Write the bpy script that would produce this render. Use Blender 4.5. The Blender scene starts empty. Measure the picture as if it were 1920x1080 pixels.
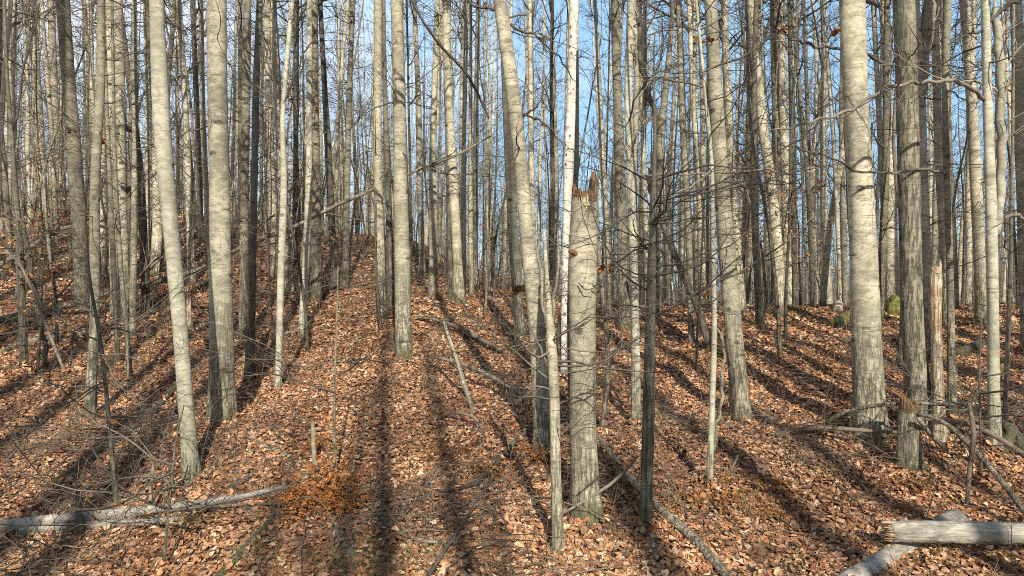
import bpy, math, random
import numpy as np

# ------------------------------------------------------------------ camera, sky, sun, exposure
sc = bpy.context.scene
CAMZ, F, CX, CY = 3.6, 1280.0, 960.0, 540.0          # photo is 1920 x 1080
cam = bpy.data.objects.new("camera", bpy.data.cameras.new("camera"))
sc.collection.objects.link(cam)
cam.location = (0, 0, CAMZ)
cam.rotation_euler = (math.radians(90), 0, 0)
cam.data.sensor_width = 36.0
cam.data.lens = 24.0
cam.data.clip_start = 0.05
cam.data.clip_end = 3000
sc.camera = cam

SUN_AZ = -10.4      # direction the light travels, degrees left of straight ahead
SUN_EL = 33.0
sun = bpy.data.objects.new("sun", bpy.data.lights.new("sun", 'SUN'))
sc.collection.objects.link(sun)
sun.data.energy = 5.0
sun.data.angle = math.radians(0.5)
sun.data.color = (1.0, 0.93, 0.80)
az, el = math.radians(SUN_AZ), math.radians(SUN_EL)
# euler: lamp looks down -Z; tilt up about X then turn about Z so that it shines towards +Y
sun.rotation_euler = (math.radians(90 - SUN_EL), 0, -az)

world = bpy.data.worlds.new("World")
sc.world = world
world.use_nodes = True
wn, wl = world.node_tree.nodes, world.node_tree.links
wn.clear()
w_out = wn.new('ShaderNodeOutputWorld')
w_bg = wn.new('ShaderNodeBackground')
w_sky = wn.new('ShaderNodeTexSky')
w_sky.sky_type = 'NISHITA'
w_sky.sun_disc = False
w_sky.sun_elevation = el
w_sky.sun_rotation = math.radians(180) + az
w_sky.altitude = 200
w_sky.air_density = 1.0
w_sky.dust_density = 0.25
w_sky.ozone_density = 1.3
# thin cloud, mostly to the left of the view
w_tc = wn.new('ShaderNodeTexCoord')
w_sep = wn.new('ShaderNodeSeparateXYZ')
w_no = wn.new('ShaderNodeTexNoise')
w_no.inputs['Scale'].default_value = 2.6
w_no.inputs['Detail'].default_value = 5
w_mp = wn.new('ShaderNodeMapping')
w_mp.inputs['Scale'].default_value = (1, 1, 2.2)
w_ma = wn.new('ShaderNodeMath'); w_ma.operation = 'MULTIPLY_ADD'
w_ma.inputs[1].default_value = -0.75; w_ma.inputs[2].default_value = 0.0
w_ad = wn.new('ShaderNodeMath'); w_ad.operation = 'ADD'
w_rp = wn.new('ShaderNodeMapRange')
w_rp.inputs['From Min'].default_value = 0.50; w_rp.inputs['From Max'].default_value = 0.95
w_rp.inputs['To Max'].default_value = 0.85
w_mx = wn.new('ShaderNodeMixRGB')
w_mx.inputs['Color2'].default_value = (8.6, 9.0, 9.9, 1)
wl.new(w_tc.outputs['Generated'], w_sep.inputs[0])
wl.new(w_tc.outputs['Generated'], w_mp.inputs[0])
wl.new(w_mp.outputs[0], w_no.inputs['Vector'])
wl.new(w_sep.outputs['X'], w_ma.inputs[0])
wl.new(w_ma.outputs[0], w_ad.inputs[0])
wl.new(w_no.outputs['Fac'], w_ad.inputs[1])
wl.new(w_ad.outputs[0], w_rp.inputs['Value'])
wl.new(w_rp.outputs[0], w_mx.inputs['Fac'])
w_tint = wn.new('ShaderNodeMixRGB'); w_tint.blend_type = 'MULTIPLY'; w_tint.inputs['Fac'].default_value = 1.0
w_tint.inputs['Color2'].default_value = (1.0, 1.0, 1.0, 1)
w_fr = wn.new('ShaderNodeMapRange'); w_fr.interpolation_type = 'SMOOTHSTEP'
w_fr.inputs['From Min'].default_value = -0.1; w_fr.inputs['From Max'].default_value = 0.7; w_fr.inputs['To Max'].default_value = 0.72
w_az = wn.new('ShaderNodeMixRGB'); w_az.inputs['Color2'].default_value = (3.3, 5.9, 8.7, 1)
wl.new(w_sep.outputs['Y'], w_fr.inputs['Value']); wl.new(w_fr.outputs[0], w_az.inputs['Fac'])
wl.new(w_sky.outputs[0], w_az.inputs['Color1'])
wl.new(w_az.outputs[0], w_mx.inputs['Color1'])
wl.new(w_mx.outputs[0], w_tint.inputs['Color1'])
wl.new(w_tint.outputs[0], w_bg.inputs['Color'])
w_bg.inputs['Strength'].default_value = 0.10
wl.new(w_bg.outputs[0], w_out.inputs[0])

sc.view_settings.view_transform = 'Standard'
sc.view_settings.look = 'None'
sc.view_settings.exposure = 0.58
sc.view_settings.gamma = 1.0
sc.cycles.max_bounces = 5
sc.cycles.diffuse_bounces = 3
sc.cycles.use_denoising = False
sc.cycles.filter_width = 1.0

# ------------------------------------------------------------------ helpers
rng = np.random.default_rng(11)
random.seed(5)
COL = sc.collection


def sstep(a, b, x):
    t = np.clip((np.asarray(x, float) - a) / (b - a), 0, 1)
    return t * t * (3 - 2 * t)


def softplus(x):
    x = np.asarray(x, float)
    return np.where(x > 20, x, np.log1p(np.exp(np.minimum(x, 20))))


def zt(x, y):
    """height of the woodland floor"""
    x = np.asarray(x, float); y = np.asarray(y, float)
    z = np.where(y > 0, 0.19 * y, 0.10 * y)
    z = z + 0.075 * 1.5 * softplus((-x - 5.5) / 1.5) * sstep(6, 22, y)
    c = 18.0 + 14.0 * sstep(-1.0, -5.6, x) + 4.0 * sstep(-6, -14, x)
    k = 0.34 - 0.165 * sstep(3.2, 0.4, x) + 0.065 * sstep(-3, -8, x)
    z = z - k * 1.6 * softplus((y - c) / 1.6)
    z = z + 0.30 * np.exp(-(((x + 1.7) / 1.9) ** 2 + ((y - 16.6) / 1.9) ** 2))
    z = z - 0.35 * np.exp(-(((x + 1.3) / 2.6) ** 2 + ((y - 21.2) / 1.9) ** 2))
    # shallow gully left of the central ridge
    gx = -4.2 - (y - 10) * 0.34
    z = z - 0.42 * np.exp(-((x - gx) / 1.1) ** 2) * sstep(8.5, 12, y) * sstep(24, 18, y)
    z = z + 0.05 * np.sin(x * 1.3 + 0.7 * y) + 0.04 * np.sin(y * 1.9 - x * 0.8 + 1) + 0.022 * np.sin(3.7 * x + 1.1) * np.sin(3.1 * y + 0.4)
    z = z + 0.030 * np.sin(2.3 * x - 4.1 * y + 0.6) * np.sin(3.9 * x + 1.7 * y) + 0.022 * np.sin(5.3 * x + 2.9 * y + 2.0) * np.sin(-2.1 * x + 5.9 * y)
    lo = -2.0
    return lo + 1.2 * softplus((z - lo) / 1.2)


def ray(px, py, d):
    return np.array([(px - CX) / F * d, d, CAMZ - (py - CY) / F * d])


def hit(px, py, dmax=60.0, default=26.0):
    """distance at which the sight line through a photo pixel meets the ground"""
    ds = np.arange(3.0, dmax, 0.02)
    x = (px - CX) / F * ds
    zz = CAMZ - (py - CY) / F * ds
    g = np.nonzero(zz <= zt(x, ds))[0]
    return float(ds[g[0]]) if len(g) else default


def nrm(v):
    return v / np.maximum(np.linalg.norm(v, axis=-1, keepdims=True), 1e-9)


class MB:
    """collects tubes and faces, then links them as one mesh object"""

    def __init__(self):
        self.v, self.f, self.n, self.c = [], [], 0, []

    def raw(self, v, faces, col=None):
        v = np.asarray(v, float).reshape(-1, 3)
        self.v.append(v)
        self.f.append(np.asarray(faces, np.int64) + self.n)
        self.n += len(v)
        if col is not None:
            self.c.append(np.asarray(col, float).reshape(-1, 3))

    def tubes(self, P, R, S=4, rad_noise=None, cap=True):
        P = np.asarray(P, float); R = np.asarray(R, float)
        if P.ndim == 2:
            P = P[None]; R = R[None]
        B, K, _ = P.shape
        T = np.empty_like(P)
        T[:, 1:-1] = P[:, 2:] - P[:, :-2]
        T[:, 0] = P[:, 1] - P[:, 0]
        T[:, -1] = P[:, -1] - P[:, -2]
        T = nrm(T)
        m = nrm(P[:, -1] - P[:, 0])
        ref = np.where(np.abs(m[:, 2:3]) > 0.8, np.array([[1.0, 0, 0]]), np.array([[0, 0, 1.0]]))
        n1 = nrm(np.cross(T, np.broadcast_to(ref[:, None, :], T.shape)))
        n2 = np.cross(T, n1)
        a = np.arange(S) / S * 2 * np.pi
        rr = R[:, :, None] * np.ones(S)
        if rad_noise is not None:
            rr = rr * rad_noise
        V = P[:, :, None, :] + rr[..., None] * (np.cos(a)[None, None, :, None] * n1[:, :, None, :] + np.sin(a)[None, None, :, None] * n2[:, :, None, :])
        idx = np.arange(B * K * S).reshape(B, K, S)
        q = np.stack([idx[:, :-1], np.roll(idx[:, :-1], -1, 2), np.roll(idx[:, 1:], -1, 2), idx[:, 1:]], -1).reshape(-1, 4)
        self.raw(V, q)
        if cap and S >= 4:
            base = self.n - B * K * S
            for ring in (idx[:, -1], idx[:, 0, ::-1]):
                cen = V.reshape(-1, 3)[ring].mean(1)
                start = self.n
                self.v.append(cen); self.n += len(cen)
                ci = np.arange(start, start + B)[:, None] * np.ones(S, int)
                rg = ring + base
                self.f.append(np.stack([rg, np.roll(rg, -1, 1), ci, ci], -1).reshape(-1, 4))

    def mesh(self, name, mat, smooth=True):
        V = np.concatenate(self.v)
        Fq = np.concatenate(self.f)
        tri = Fq[:, 2] == Fq[:, 3]
        cnt = np.where(tri, 3, 4)
        flat = Fq.ravel()
        keep = np.ones(len(flat), bool)
        keep[3::4] = ~tri
        flat = flat[keep]
        me = bpy.data.meshes.new(name)
        me.vertices.add(len(V)); me.loops.add(len(flat)); me.polygons.add(len(cnt))
        me.vertices.foreach_set('co', V.astype(np.float32).ravel())
        me.loops.foreach_set('vertex_index', flat.astype(np.int32))
        st = np.zeros(len(cnt), np.int32); st[1:] = np.cumsum(cnt)[:-1]
        me.polygons.foreach_set('loop_start', st)
        me.polygons.foreach_set('use_smooth', np.full(len(cnt), smooth))
        if self.c:
            at = me.attributes.new('tint', 'FLOAT_COLOR', 'POINT')
            c4 = np.ones((len(V), 4), np.float32); c4[:, :3] = np.concatenate(self.c)
            at.data.foreach_set('color', c4.ravel())
        me.update(calc_edges=True)
        me.validate()
        me.materials.append(mat)
        return me

    def build(self, name, mat, parent=None, smooth=True, loc=None):
        o = bpy.data.objects.new(name, self.mesh(name, mat, smooth))
        COL.objects.link(o)
        if parent is not None:
            o.parent = parent
        if loc is not None:
            o.location = loc
        return o


def tag(o, label=None, cat=None, group=None, kind=None):
    if label: o['label'] = label
    if cat: o['category'] = cat
    if group: o['group'] = group
    if kind: o['kind'] = kind
    return o


def empty(name, loc):
    o = bpy.data.objects.new(name, None)
    COL.objects.link(o)
    o.location = loc
    o.empty_display_size = 0.2
    return o


def grow(start, d0, L, K, wig=0.18, up=0.05):
    """batch of wandering branch lines: (B,K,3)"""
    B = len(start)
    P = np.empty((B, K, 3)); P[:, 0] = start
    d = nrm(d0.copy())
    st = (np.asarray(L) / (K - 1))[:, None]
    for k in range(1, K):
        P[:, k] = P[:, k - 1] + d * st
        d = nrm(d + rng.normal(0, wig, (B, 3)) + np.array([0, 0, up]))
    return P


def at_line(P, t):
    """points and directions at parameter t (B,M) along lines P (B,K,3)"""
    B, K, _ = P.shape
    f = np.clip(t, 0, 0.999) * (K - 1)
    i = f.astype(int); w = (f - i)[..., None]
    b = np.arange(B)[:, None]
    A, C = P[b, i], P[b, i + 1]
    return A * (1 - w) + C * w, nrm(C - A)


def ramify(mb, P, R, M, len_f, rad_f, K, S, spread=0.9, wig=0.2, up=0.04, tmin=0.15, rmin=0.0025):
    """side shoots on lines P; returns their lines and radii"""
    B = len(P)
    t = rng.uniform(tmin, 0.98, (B, M))
    pos, dr = at_line(P, t)
    pos = pos.reshape(-1, 3); dr = dr.reshape(-1, 3)
    L0 = np.linalg.norm(P[:, -1] - P[:, 0], axis=1)
    L = (L0[:, None] * len_f * (1.15 - 0.6 * t) * rng.uniform(0.5, 1.3, (B, M))).ravel()
    rnd = rng.normal(0, 1, pos.shape)
    rnd -= (rnd * dr).sum(1, keepdims=True) * dr
    d0 = nrm(dr + spread * nrm(rnd))
    Q = grow(pos, d0, L, K, wig, up)
    r0 = np.maximum((R[:, :1] * (1 - 0.6 * t) * rad_f).ravel(), rmin)
    RR = r0[:, None] * np.linspace(1, 0.35, K)[None]
    mb.tubes(Q, RR, S, cap=False)
    return Q, RR


def crown(mb, axis, rad, h0, n1=36, L=2.6, m2=6, m3=5, up=0.08, incl=0.9, taper=0.72, r1=0.03, S1=5):
    """limbs and twigs on a trunk line axis (K,3) with heights z; h0 = lowest limb height"""
    z = axis[:, 2]
    top = z[-1]
    hh = rng.uniform(0, 1, n1) ** 0.85 * (top - h0) * 0.97 + h0
    st = np.stack([np.interp(hh, z, axis[:, i]) for i in range(3)], 1)
    tt = (hh - h0) / max(top - h0, 0.1)
    a = rng.uniform(0, 2 * np.pi, n1)
    vz = rng.uniform(0.25, 1.1, n1) * incl
    d0 = np.stack([np.cos(a), np.sin(a), vz], 1)
    LL = L * (1 - taper * tt) * rng.uniform(0.5, 1.25, n1)
    P = grow(st, d0, LL, 7, 0.16, up)
    rt = np.interp(hh, z, rad)
    r0 = np.minimum(r1 * (1.1 - 0.6 * tt) * rng.uniform(0.6, 1.3, n1), rt * 0.6)
    R = np.maximum(r0, 0.004)[:, None] * np.linspace(1, 0.3, 7)[None]
    mb.tubes(P, R, S1, cap=False)
    Q, RQ = ramify(mb, P, R, m2, 0.55, 0.6, 5, 4, 0.9, 0.2, up * 0.6)
    ramify(mb, Q, RQ, m3, 0.6, 0.6, 4, 3, 0.9, 0.22, 0.03)


# ------------------------------------------------------------------ materials
def new_mat(name):
    m = bpy.data.materials.new(name)
    m.use_nodes = True
    nt = m.node_tree
    b = nt.nodes['Principled BSDF']
    b.inputs['Specular IOR Level'].default_value = 0.25
    return m, nt, b


def N(nt, typ, **kw):
    n = nt.nodes.new(typ)
    for k, v in kw.items():
        if k in n.inputs:
            n.inputs[k].default_value = v
        else:
            setattr(n, k, v)
    return n


def mapped_noise(nt, coord, scale, nscale=1.0, detail=4, rough=0.6):
    mp = N(nt, 'ShaderNodeMapping'); mp.inputs['Scale'].default_value = scale
    nt.links.new(coord, mp.inputs[0])
    no = N(nt, 'ShaderNodeTexNoise'); no.inputs['Scale'].default_value = nscale
    no.inputs['Detail'].default_value = detail; no.inputs['Roughness'].default_value = rough
    nt.links.new(mp.outputs[0], no.inputs['Vector'])
    return no.outputs['Fac']


def ramp(nt, fac, lo, hi, a=0.0, b=1.0):
    r = N(nt, 'ShaderNodeMapRange')
    r.interpolation_type = 'SMOOTHSTEP'
    r.inputs['From Min'].default_value = lo; r.inputs['From Max'].default_value = hi
    r.inputs['To Min'].default_value = a; r.inputs['To Max'].default_value = b
    nt.links.new(fac, r.inputs['Value'])
    return r.outputs[0]


def mixc(nt, fac, c1, c2, mode='MIX'):
    m = N(nt, 'ShaderNodeMixRGB'); m.blend_type = mode
    for s, c in (('Color1', c1), ('Color2', c2)):
        if isinstance(c, (tuple, list)):
            m.inputs[s].default_value = (*c[:3], 1)
        else:
            nt.links.new(c, m.inputs[s])
    if isinstance(fac, (int, float)):
        m.inputs['Fac'].default_value = fac
    else:
        nt.links.new(fac, m.inputs['Fac'])
    return m.outputs[0]


def mth(nt, op, a, b=None):
    m = N(nt, 'ShaderNodeMath'); m.operation = op
    for i, v in enumerate((a, b)):
        if v is None: continue
        if isinstance(v, (int, float)): m.inputs[i].default_value = v
        else: nt.links.new(v, m.inputs[i])
    return m.outputs[0]


def bark(name, pale, mid, dark, streak=0.6, fissure=1.4, lichen=0.35, lichen_col=(0.30, 0.33, 0.20), moss=0.8, patch=0.5, holes=False):
    warm = (1.02, 0.99, 0.93)
    pale, mid, dark = [tuple(a * w for a, w in zip(c, warm)) for c in (pale, mid, dark)]
    m, nt, b = new_mat(name)
    tc = N(nt, 'ShaderNodeTexCoord')
    oi = N(nt, 'ShaderNodeObjectInfo')
    off = N(nt, 'ShaderNodeVectorMath'); off.operation = 'ADD'
    cmb = N(nt, 'ShaderNodeCombineXYZ')
    r13 = mth(nt, 'MULTIPLY', oi.outputs['Random'], 37.0)
    nt.links.new(r13, cmb.inputs[0]); nt.links.new(r13, cmb.inputs[1])
    nt.links.new(tc.outputs['Object'], off.inputs[0]); nt.links.new(cmb.outputs[0], off.inputs[1])
    co = off.outputs[0]
    sp = N(nt, 'ShaderNodeSeparateXYZ'); nt.links.new(tc.outputs['Object'], sp.inputs[0])
    z = sp.outputs['Z']
    # broad patches of pale and grey bark
    f1 = mapped_noise(nt, co, (1.6, 1.6, 1.1), 1.0, 3)
    col = mixc(nt, ramp(nt, f1, 0.38, 0.62), pale, mid)
    fp = mapped_noise(nt, co, (2.6, 2.6, 4.2), 1.0, 5, 0.7)
    col = mixc(nt, ramp(nt, fp, 0.55, 0.68, 0, 0.6 * patch * 2), col, mid)
    # cross-wise marks
    fb = mapped_noise(nt, co, (0.9, 0.9, 4.2), 1.0, 5, 0.65)
    col = mixc(nt, ramp(nt, fb, 0.47, 0.60, 0, 0.75), col, mid)
    col = mixc(nt, ramp(nt, fb, 0.36, 0.46, 0.55, 0), col, tuple(min(1, c * 1.22) for c in pale))
    f2 = mapped_noise(nt, co, (5, 5, 30), 1.0, 5, 0.75)
    vary = mth(nt, 'ADD', mth(nt, 'MULTIPLY', mth(nt, 'FRACT', mth(nt, 'MULTIPLY', oi.outputs['Random'], 7.31)), 0.9), 0.35)
    col = mixc(nt, mth(nt, 'MULTIPLY', ramp(nt, f2, 0.52, 0.64, 0, streak * 0.85), vary), col, dark)
    f2b = mapped_noise(nt, co, (15, 15, 60), 1.0, 3, 0.7)
    col = mixc(nt, ramp(nt, f2b, 0.58, 0.68, 0, streak * 0.9), col, dark)
    # fine mottling
    f3 = mapped_noise(nt, co, (60, 60, 48), 1.0, 3, 0.7)
    col = mixc(nt, ramp(nt, f3, 0.35, 0.7, 0.0, 0.55), col, mid)
    f7 = mapped_noise(nt, co, (10, 10, 15), 1.0, 5, 0.75)
    col = mixc(nt, ramp(nt, f7, 0.50, 0.62, 0.0, 0.6), col, tuple(c * 0.62 for c in mid))
    col = mixc(nt, ramp(nt, f7, 0.36, 0.46, 0.5, 0.0), col, tuple(min(1, c * 1.15) for c in pale))
    f3b = mapped_noise(nt, co, (24, 24, 30), 1.0, 4, 0.7)
    col = mixc(nt, ramp(nt, f3b, 0.60, 0.78, 0.0, 0.55), col, pale)
    kv = N(nt, 'ShaderNodeTexVoronoi'); kv.inputs['Scale'].default_value = 2.1
    km = N(nt, 'ShaderNodeMapping'); km.inputs['Scale'].default_value = (1, 1, 1.5)
    nt.links.new(co, km.inputs[0]); nt.links.new(km.outputs[0], kv.inputs['Vector'])
    kd = mth(nt, 'ADD', kv.outputs['Distance'], mth(nt, 'MULTIPLY', f3, 0.10))
    col = mixc(nt, ramp(nt, kd, 0.13, 0.21, 0.85, 0.0), col, dark)
    # thin dark rings
    f6 = mapped_noise(nt, co, (0.7, 0.7, 9), 1.0, 4, 0.75)
    col = mixc(nt, ramp(nt, f6, 0.60, 0.68, 0, streak * 0.8), col, dark)
    if holes:
        vo = N(nt, 'ShaderNodeTexVoronoi'); vo.inputs['Scale'].default_value = 9.0
        mp = N(nt, 'ShaderNodeMapping'); mp.inputs['Scale'].default_value = (1, 1, 0.7)
        nt.links.new(co, mp.inputs[0]); nt.links.new(mp.outputs[0], vo.inputs['Vector'])
        hd = mth(nt, 'ADD', vo.outputs['Distance'], mth(nt, 'MULTIPLY', mapped_noise(nt, co, (14, 14, 9), 1.0, 3), 0.5))
        col = mixc(nt, ramp(nt, hd, 0.36, 0.46, 0.9, 0.0), col, (0.06, 0.05, 0.04))
    # algae and lichen
    f4 = mapped_noise(nt, co, (2.2, 2.2, 1.3), 1.3, 6, 0.7)
    col = mixc(nt, ramp(nt, f4, 0.52, 0.72, 0, lichen), col, lichen_col)
    # upright fissures on the old bark near the foot
    zz = mth(nt, 'ADD', z, mth(nt, 'MULTIPLY', mapped_noise(nt, co, (2, 2, 1.5), 1.0, 2), 1.6))
    low = ramp(nt, zz, fissure * 0.5 + 0.5, fissure * 1.3 + 0.9, 1.0, 0.0)
    f5 = mapped_noise(nt, co, (34, 34, 4.5), 1.0, 4, 0.65)
    fis = mth(nt, 'MULTIPLY', ramp(nt, f5, 0.46, 0.60), low)
    col = mixc(nt, mth(nt, 'MULTIPLY', fis, 0.75), col, dark)
    # moss round the foot
    mz = mth(nt, 'ADD', z, mth(nt, 'MULTIPLY', mapped_noise(nt, co, (5, 5, 3), 1.0, 3), 0.55))
    mo = ramp(nt, mz, 0.27, 0.52, moss, 0.0)
    col = mixc(nt, mo, col, (0.085, 0.085, 0.030))
    # each tree a little lighter or darker
    v = mth(nt, 'MULTIPLY_ADD', oi.outputs['Random'], 0.35)
    nt.nodes[-1].inputs[2].default_value = 0.80
    hs = N(nt, 'ShaderNodeHueSaturation'); nt.links.new(v, hs.inputs['Value']); nt.links.new(col, hs.inputs['Color'])
    nt.links.new(hs.outputs[0], b.inputs['Base Color'])
    b.inputs['Roughness'].default_value = 0.82
    bp = N(nt, 'ShaderNodeBump'); bp.inputs['Strength'].default_value = 0.7; bp.inputs['Distance'].default_value = 0.012
    h = mth(nt, 'ADD', mth(nt, 'MULTIPLY', fis, -1.4), mth(nt, 'ADD', mth(nt, 'MULTIPLY', f3, 0.35), mth(nt, 'MULTIPLY', f2, -0.5)))
    nt.links.new(h, bp.inputs['Height'])
    nt.links.new(bp.outputs[0], b.inputs['Normal'])
    return m


M = {}
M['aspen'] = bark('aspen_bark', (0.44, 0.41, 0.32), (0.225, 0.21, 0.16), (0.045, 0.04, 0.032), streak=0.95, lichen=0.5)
M['far_aspen'] = bark('paler_aspen_bark', (0.56, 0.525, 0.40), (0.36, 0.33, 0.25), (0.09, 0.08, 0.06), streak=0.8, lichen=0.4)  # paler aspen bark, used on whole trunks farther off
M['lichen'] = bark('lichened_bark', (0.46, 0.44, 0.37), (0.29, 0.28, 0.22), (0.08, 0.075, 0.058), streak=0.7, fissure=0.6, lichen=0.6, lichen_col=(0.36, 0.42, 0.22), moss=0.55)
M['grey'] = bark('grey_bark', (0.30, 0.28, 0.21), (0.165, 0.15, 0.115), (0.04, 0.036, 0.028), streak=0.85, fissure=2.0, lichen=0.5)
M['dark'] = bark('dark_bark', (0.17, 0.16, 0.125), (0.10, 0.09, 0.07), (0.03, 0.027, 0.022), streak=0.4, fissure=3.0, lichen=0.45, lichen_col=(0.15, 0.17, 0.10))
M['mossy'] = bark('mossy_shaded_bark', (0.20, 0.19, 0.15), (0.115, 0.11, 0.083), (0.035, 0.032, 0.026), streak=0.6, fissure=2.5, lichen=0.7, lichen_col=(0.22, 0.25, 0.17))  # mossy bark; its dark tone also stands in for shade on the trunk
M['rough'] = bark('rough_bark', (0.34, 0.32, 0.25), (0.20, 0.185, 0.14), (0.045, 0.04, 0.032), streak=0.45, fissure=6.0, lichen=0.3)
M['white'] = bark('dead_wood_white', (0.74, 0.72, 0.66), (0.52, 0.50, 0.45), (0.16, 0.14, 0.115), streak=0.6, fissure=0.3, lichen=0.05, moss=0.2, patch=0.2, holes=True)
M['snag'] = bark('snag_bark', (0.48, 0.44, 0.34), (0.27, 0.25, 0.19), (0.06, 0.054, 0.042), streak=0.85, fissure=1.2, lichen=0.4)
M['peel'] = bark('peeling_bark', (0.46, 0.42, 0.33), (0.33, 0.28, 0.21), (0.10, 0.075, 0.05), streak=0.9, fissure=5.0, lichen=1.0, lichen_col=(0.40, 0.20, 0.08), moss=0.0, patch=0.9)
M['deadlog'] = bark('dead_log_bark', (0.33, 0.30, 0.235), (0.19, 0.17, 0.13), (0.05, 0.044, 0.035), streak=0.5, fissure=0.2, lichen=0.3, moss=0.0)


def twig_mat(name, c, rough=0.8, var=0.5):
    m, nt, b = new_mat(name)
    tc = N(nt, 'ShaderNodeTexCoord')
    f = mapped_noise(nt, tc.outputs['Object'], (3, 3, 3), 1.0, 3)
    nt.links.new(mixc(nt, ramp(nt, f, 0.35, 0.65), tuple(x * (1 - var * 0.5) for x in c), tuple(x * (1 + var) for x in c)), b.inputs['Base Color'])
    b.inputs['Roughness'].default_value = rough
    return m


M['twig'] = twig_mat('twig_bark', (0.105, 0.09, 0.068))
M['twig_dark'] = twig_mat('dark_twig_bark', (0.062, 0.053, 0.042))
M['twig_pale'] = twig_mat('pale_twig_bark', (0.15, 0.13, 0.098))
M['stick'] = twig_mat('dead_stick', (0.105, 0.082, 0.06), var=0.9)
M['grass'] = twig_mat('dry_grass', (0.13, 0.125, 0.055), var=0.8)


def tint_mat(name, rough=0.6, sat=1.0):
    m, nt, b = new_mat(name)
    at = N(nt, 'ShaderNodeAttribute'); at.attribute_name = 'tint'
    tc = N(nt, 'ShaderNodeTexCoord')
    f = mapped_noise(nt, tc.outputs['Object'], (45, 45, 45), 1.0, 3, 0.7)
    c = mixc(nt, ramp(nt, f, 0.3, 0.7, 0.0, 0.45), at.outputs['Color'], (0.10, 0.055, 0.03))
    nt.links.new(c, b.inputs['Base Color'])
    b.inputs['Roughness'].default_value = rough
    b.inputs['Specular IOR Level'].default_value = 0.3
    return m


M['leaf'] = tint_mat('fallen_leaf')


def wood_mat(name, a, c, scale=(30, 30, 3)):
    m, nt, b = new_mat(name)
    tc = N(nt, 'ShaderNodeTexCoord')
    f = mapped_noise(nt, tc.outputs['Object'], scale, 1.0, 5, 0.7)
    col = mixc(nt, ramp(nt, f, 0.36, 0.64), a, c)
    g_ = mapped_noise(nt, tc.outputs['Object'], (3.5, 5, 5), 1.0, 5, 0.7)
    col = mixc(nt, ramp(nt, g_, 0.50, 0.66, 0.0, 0.55), col, tuple(x * 0.55 for x in c))
    nt.links.new(col, b.inputs['Base Color'])
    b.inputs['Roughness'].default_value = 0.75
    bp = N(nt, 'ShaderNodeBump'); bp.inputs['Strength'].default_value = 0.8; bp.inputs['Distance'].default_value = 0.01
    nt.links.new(f, bp.inputs['Height']); nt.links.new(bp.outputs[0], b.inputs['Normal'])
    return m


M['torn'] = wood_mat('torn_wood', (0.23, 0.135, 0.06), (0.07, 0.04, 0.02), (60, 60, 4))
M['sap'] = wood_mat('sap_stain', (0.52, 0.27, 0.09), (0.60, 0.40, 0.18))
M['rotten'] = wood_mat('rotten_wood', (0.45, 0.36, 0.25), (0.26, 0.14, 0.07), (6, 6, 3))
M['cutwood'] = wood_mat('pale_cut_wood', (0.80, 0.70, 0.50), (0.62, 0.50, 0.32), (20, 20, 20))
M['log_along'] = wood_mat('barkless_log', (0.40, 0.375, 0.31), (0.17, 0.155, 0.125), (3.5, 38, 38))
M['old_log'] = wood_mat('weathered_log', (0.36, 0.33, 0.28), (0.16, 0.145, 0.12), (13, 13, 22))
M['moss'] = wood_mat('moss', (0.19, 0.185, 0.035), (0.07, 0.06, 0.022), (9, 9, 9))
M['burl'] = wood_mat('burl_bark', (0.05, 0.042, 0.035), (0.02, 0.017, 0.014), (20, 20, 20))


def ground_mat():
    m, nt, b = new_mat('leaf_litter_soil')
    tc = N(nt, 'ShaderNodeTexCoord')
    vo = N(nt, 'ShaderNodeTexVoronoi'); vo.inputs['Scale'].default_value = 13.0; vo.inputs['Randomness'].default_value = 1.0
    wob = N(nt, 'ShaderNodeTexNoise'); wob.inputs['Scale'].default_value = 9.0
    nt.links.new(tc.outputs['Object'], wob.inputs['Vector'])
    addv = N(nt, 'ShaderNodeMixRGB'); addv.blend_type = 'ADD'; addv.inputs['Fac'].default_value = 0.12
    nt.links.new(tc.outputs['Object'], addv.inputs['Color1']); nt.links.new(wob.outputs['Color'], addv.inputs['Color2'])
    nt.links.new(addv.outputs[0], vo.inputs['Vector'])
    cr = N(nt, 'ShaderNodeValToRGB')
    e = cr.color_ramp
    e.elements[0].color = (0.05, 0.028, 0.017, 1); e.elements[0].position = 0.0
    e.elements[1].color = (0.34, 0.20, 0.11, 1); e.elements[1].position = 1.0
    for p, c in ((0.25, (0.15, 0.068, 0.034, 1)), (0.5, (0.25, 0.115, 0.055, 1)), (0.75, (0.12, 0.06, 0.034, 1))):
        q = e.elements.new(p); q.color = c
    sv = N(nt, 'ShaderNodeSeparateXYZ'); nt.links.new(vo.outputs['Color'], sv.inputs[0])
    nt.links.new(sv.outputs['X'], cr.inputs['Fac'])
    f = mapped_noise(nt, tc.outputs['Object'], (0.7, 0.7, 0.7), 1.0, 4)
    c = mixc(nt, ramp(nt, f, 0.4, 0.65, 0, 0.5), cr.outputs['Color'], (0.10, 0.055, 0.032))
    nt.links.new(c, b.inputs['Base Color'])
    b.inputs['Roughness'].default_value = 0.85
    bp = N(nt, 'ShaderNodeBump'); bp.inputs['Strength'].default_value = 1.0; bp.inputs['Distance'].default_value = 0.05
    nt.links.new(vo.outputs['Distance'], bp.inputs['Height']); nt.links.new(bp.outputs[0], b.inputs['Normal'])
    return m


M['ground'] = ground_mat()

# ------------------------------------------------------------------ ground
def axis_steps(lo, hi, near, fine, coarse):
    a = [0.0]
    while a[-1] < hi:
        a.append(a[-1] + (fine if a[-1] < near else fine + (a[-1] - near) * coarse))
    bq = [0.0]
    while bq[-1] > lo:
        bq.append(bq[-1] - (fine if -bq[-1] < near else fine + (-bq[-1] - near) * coarse))
    return np.array(sorted(set(bq + a)))


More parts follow.
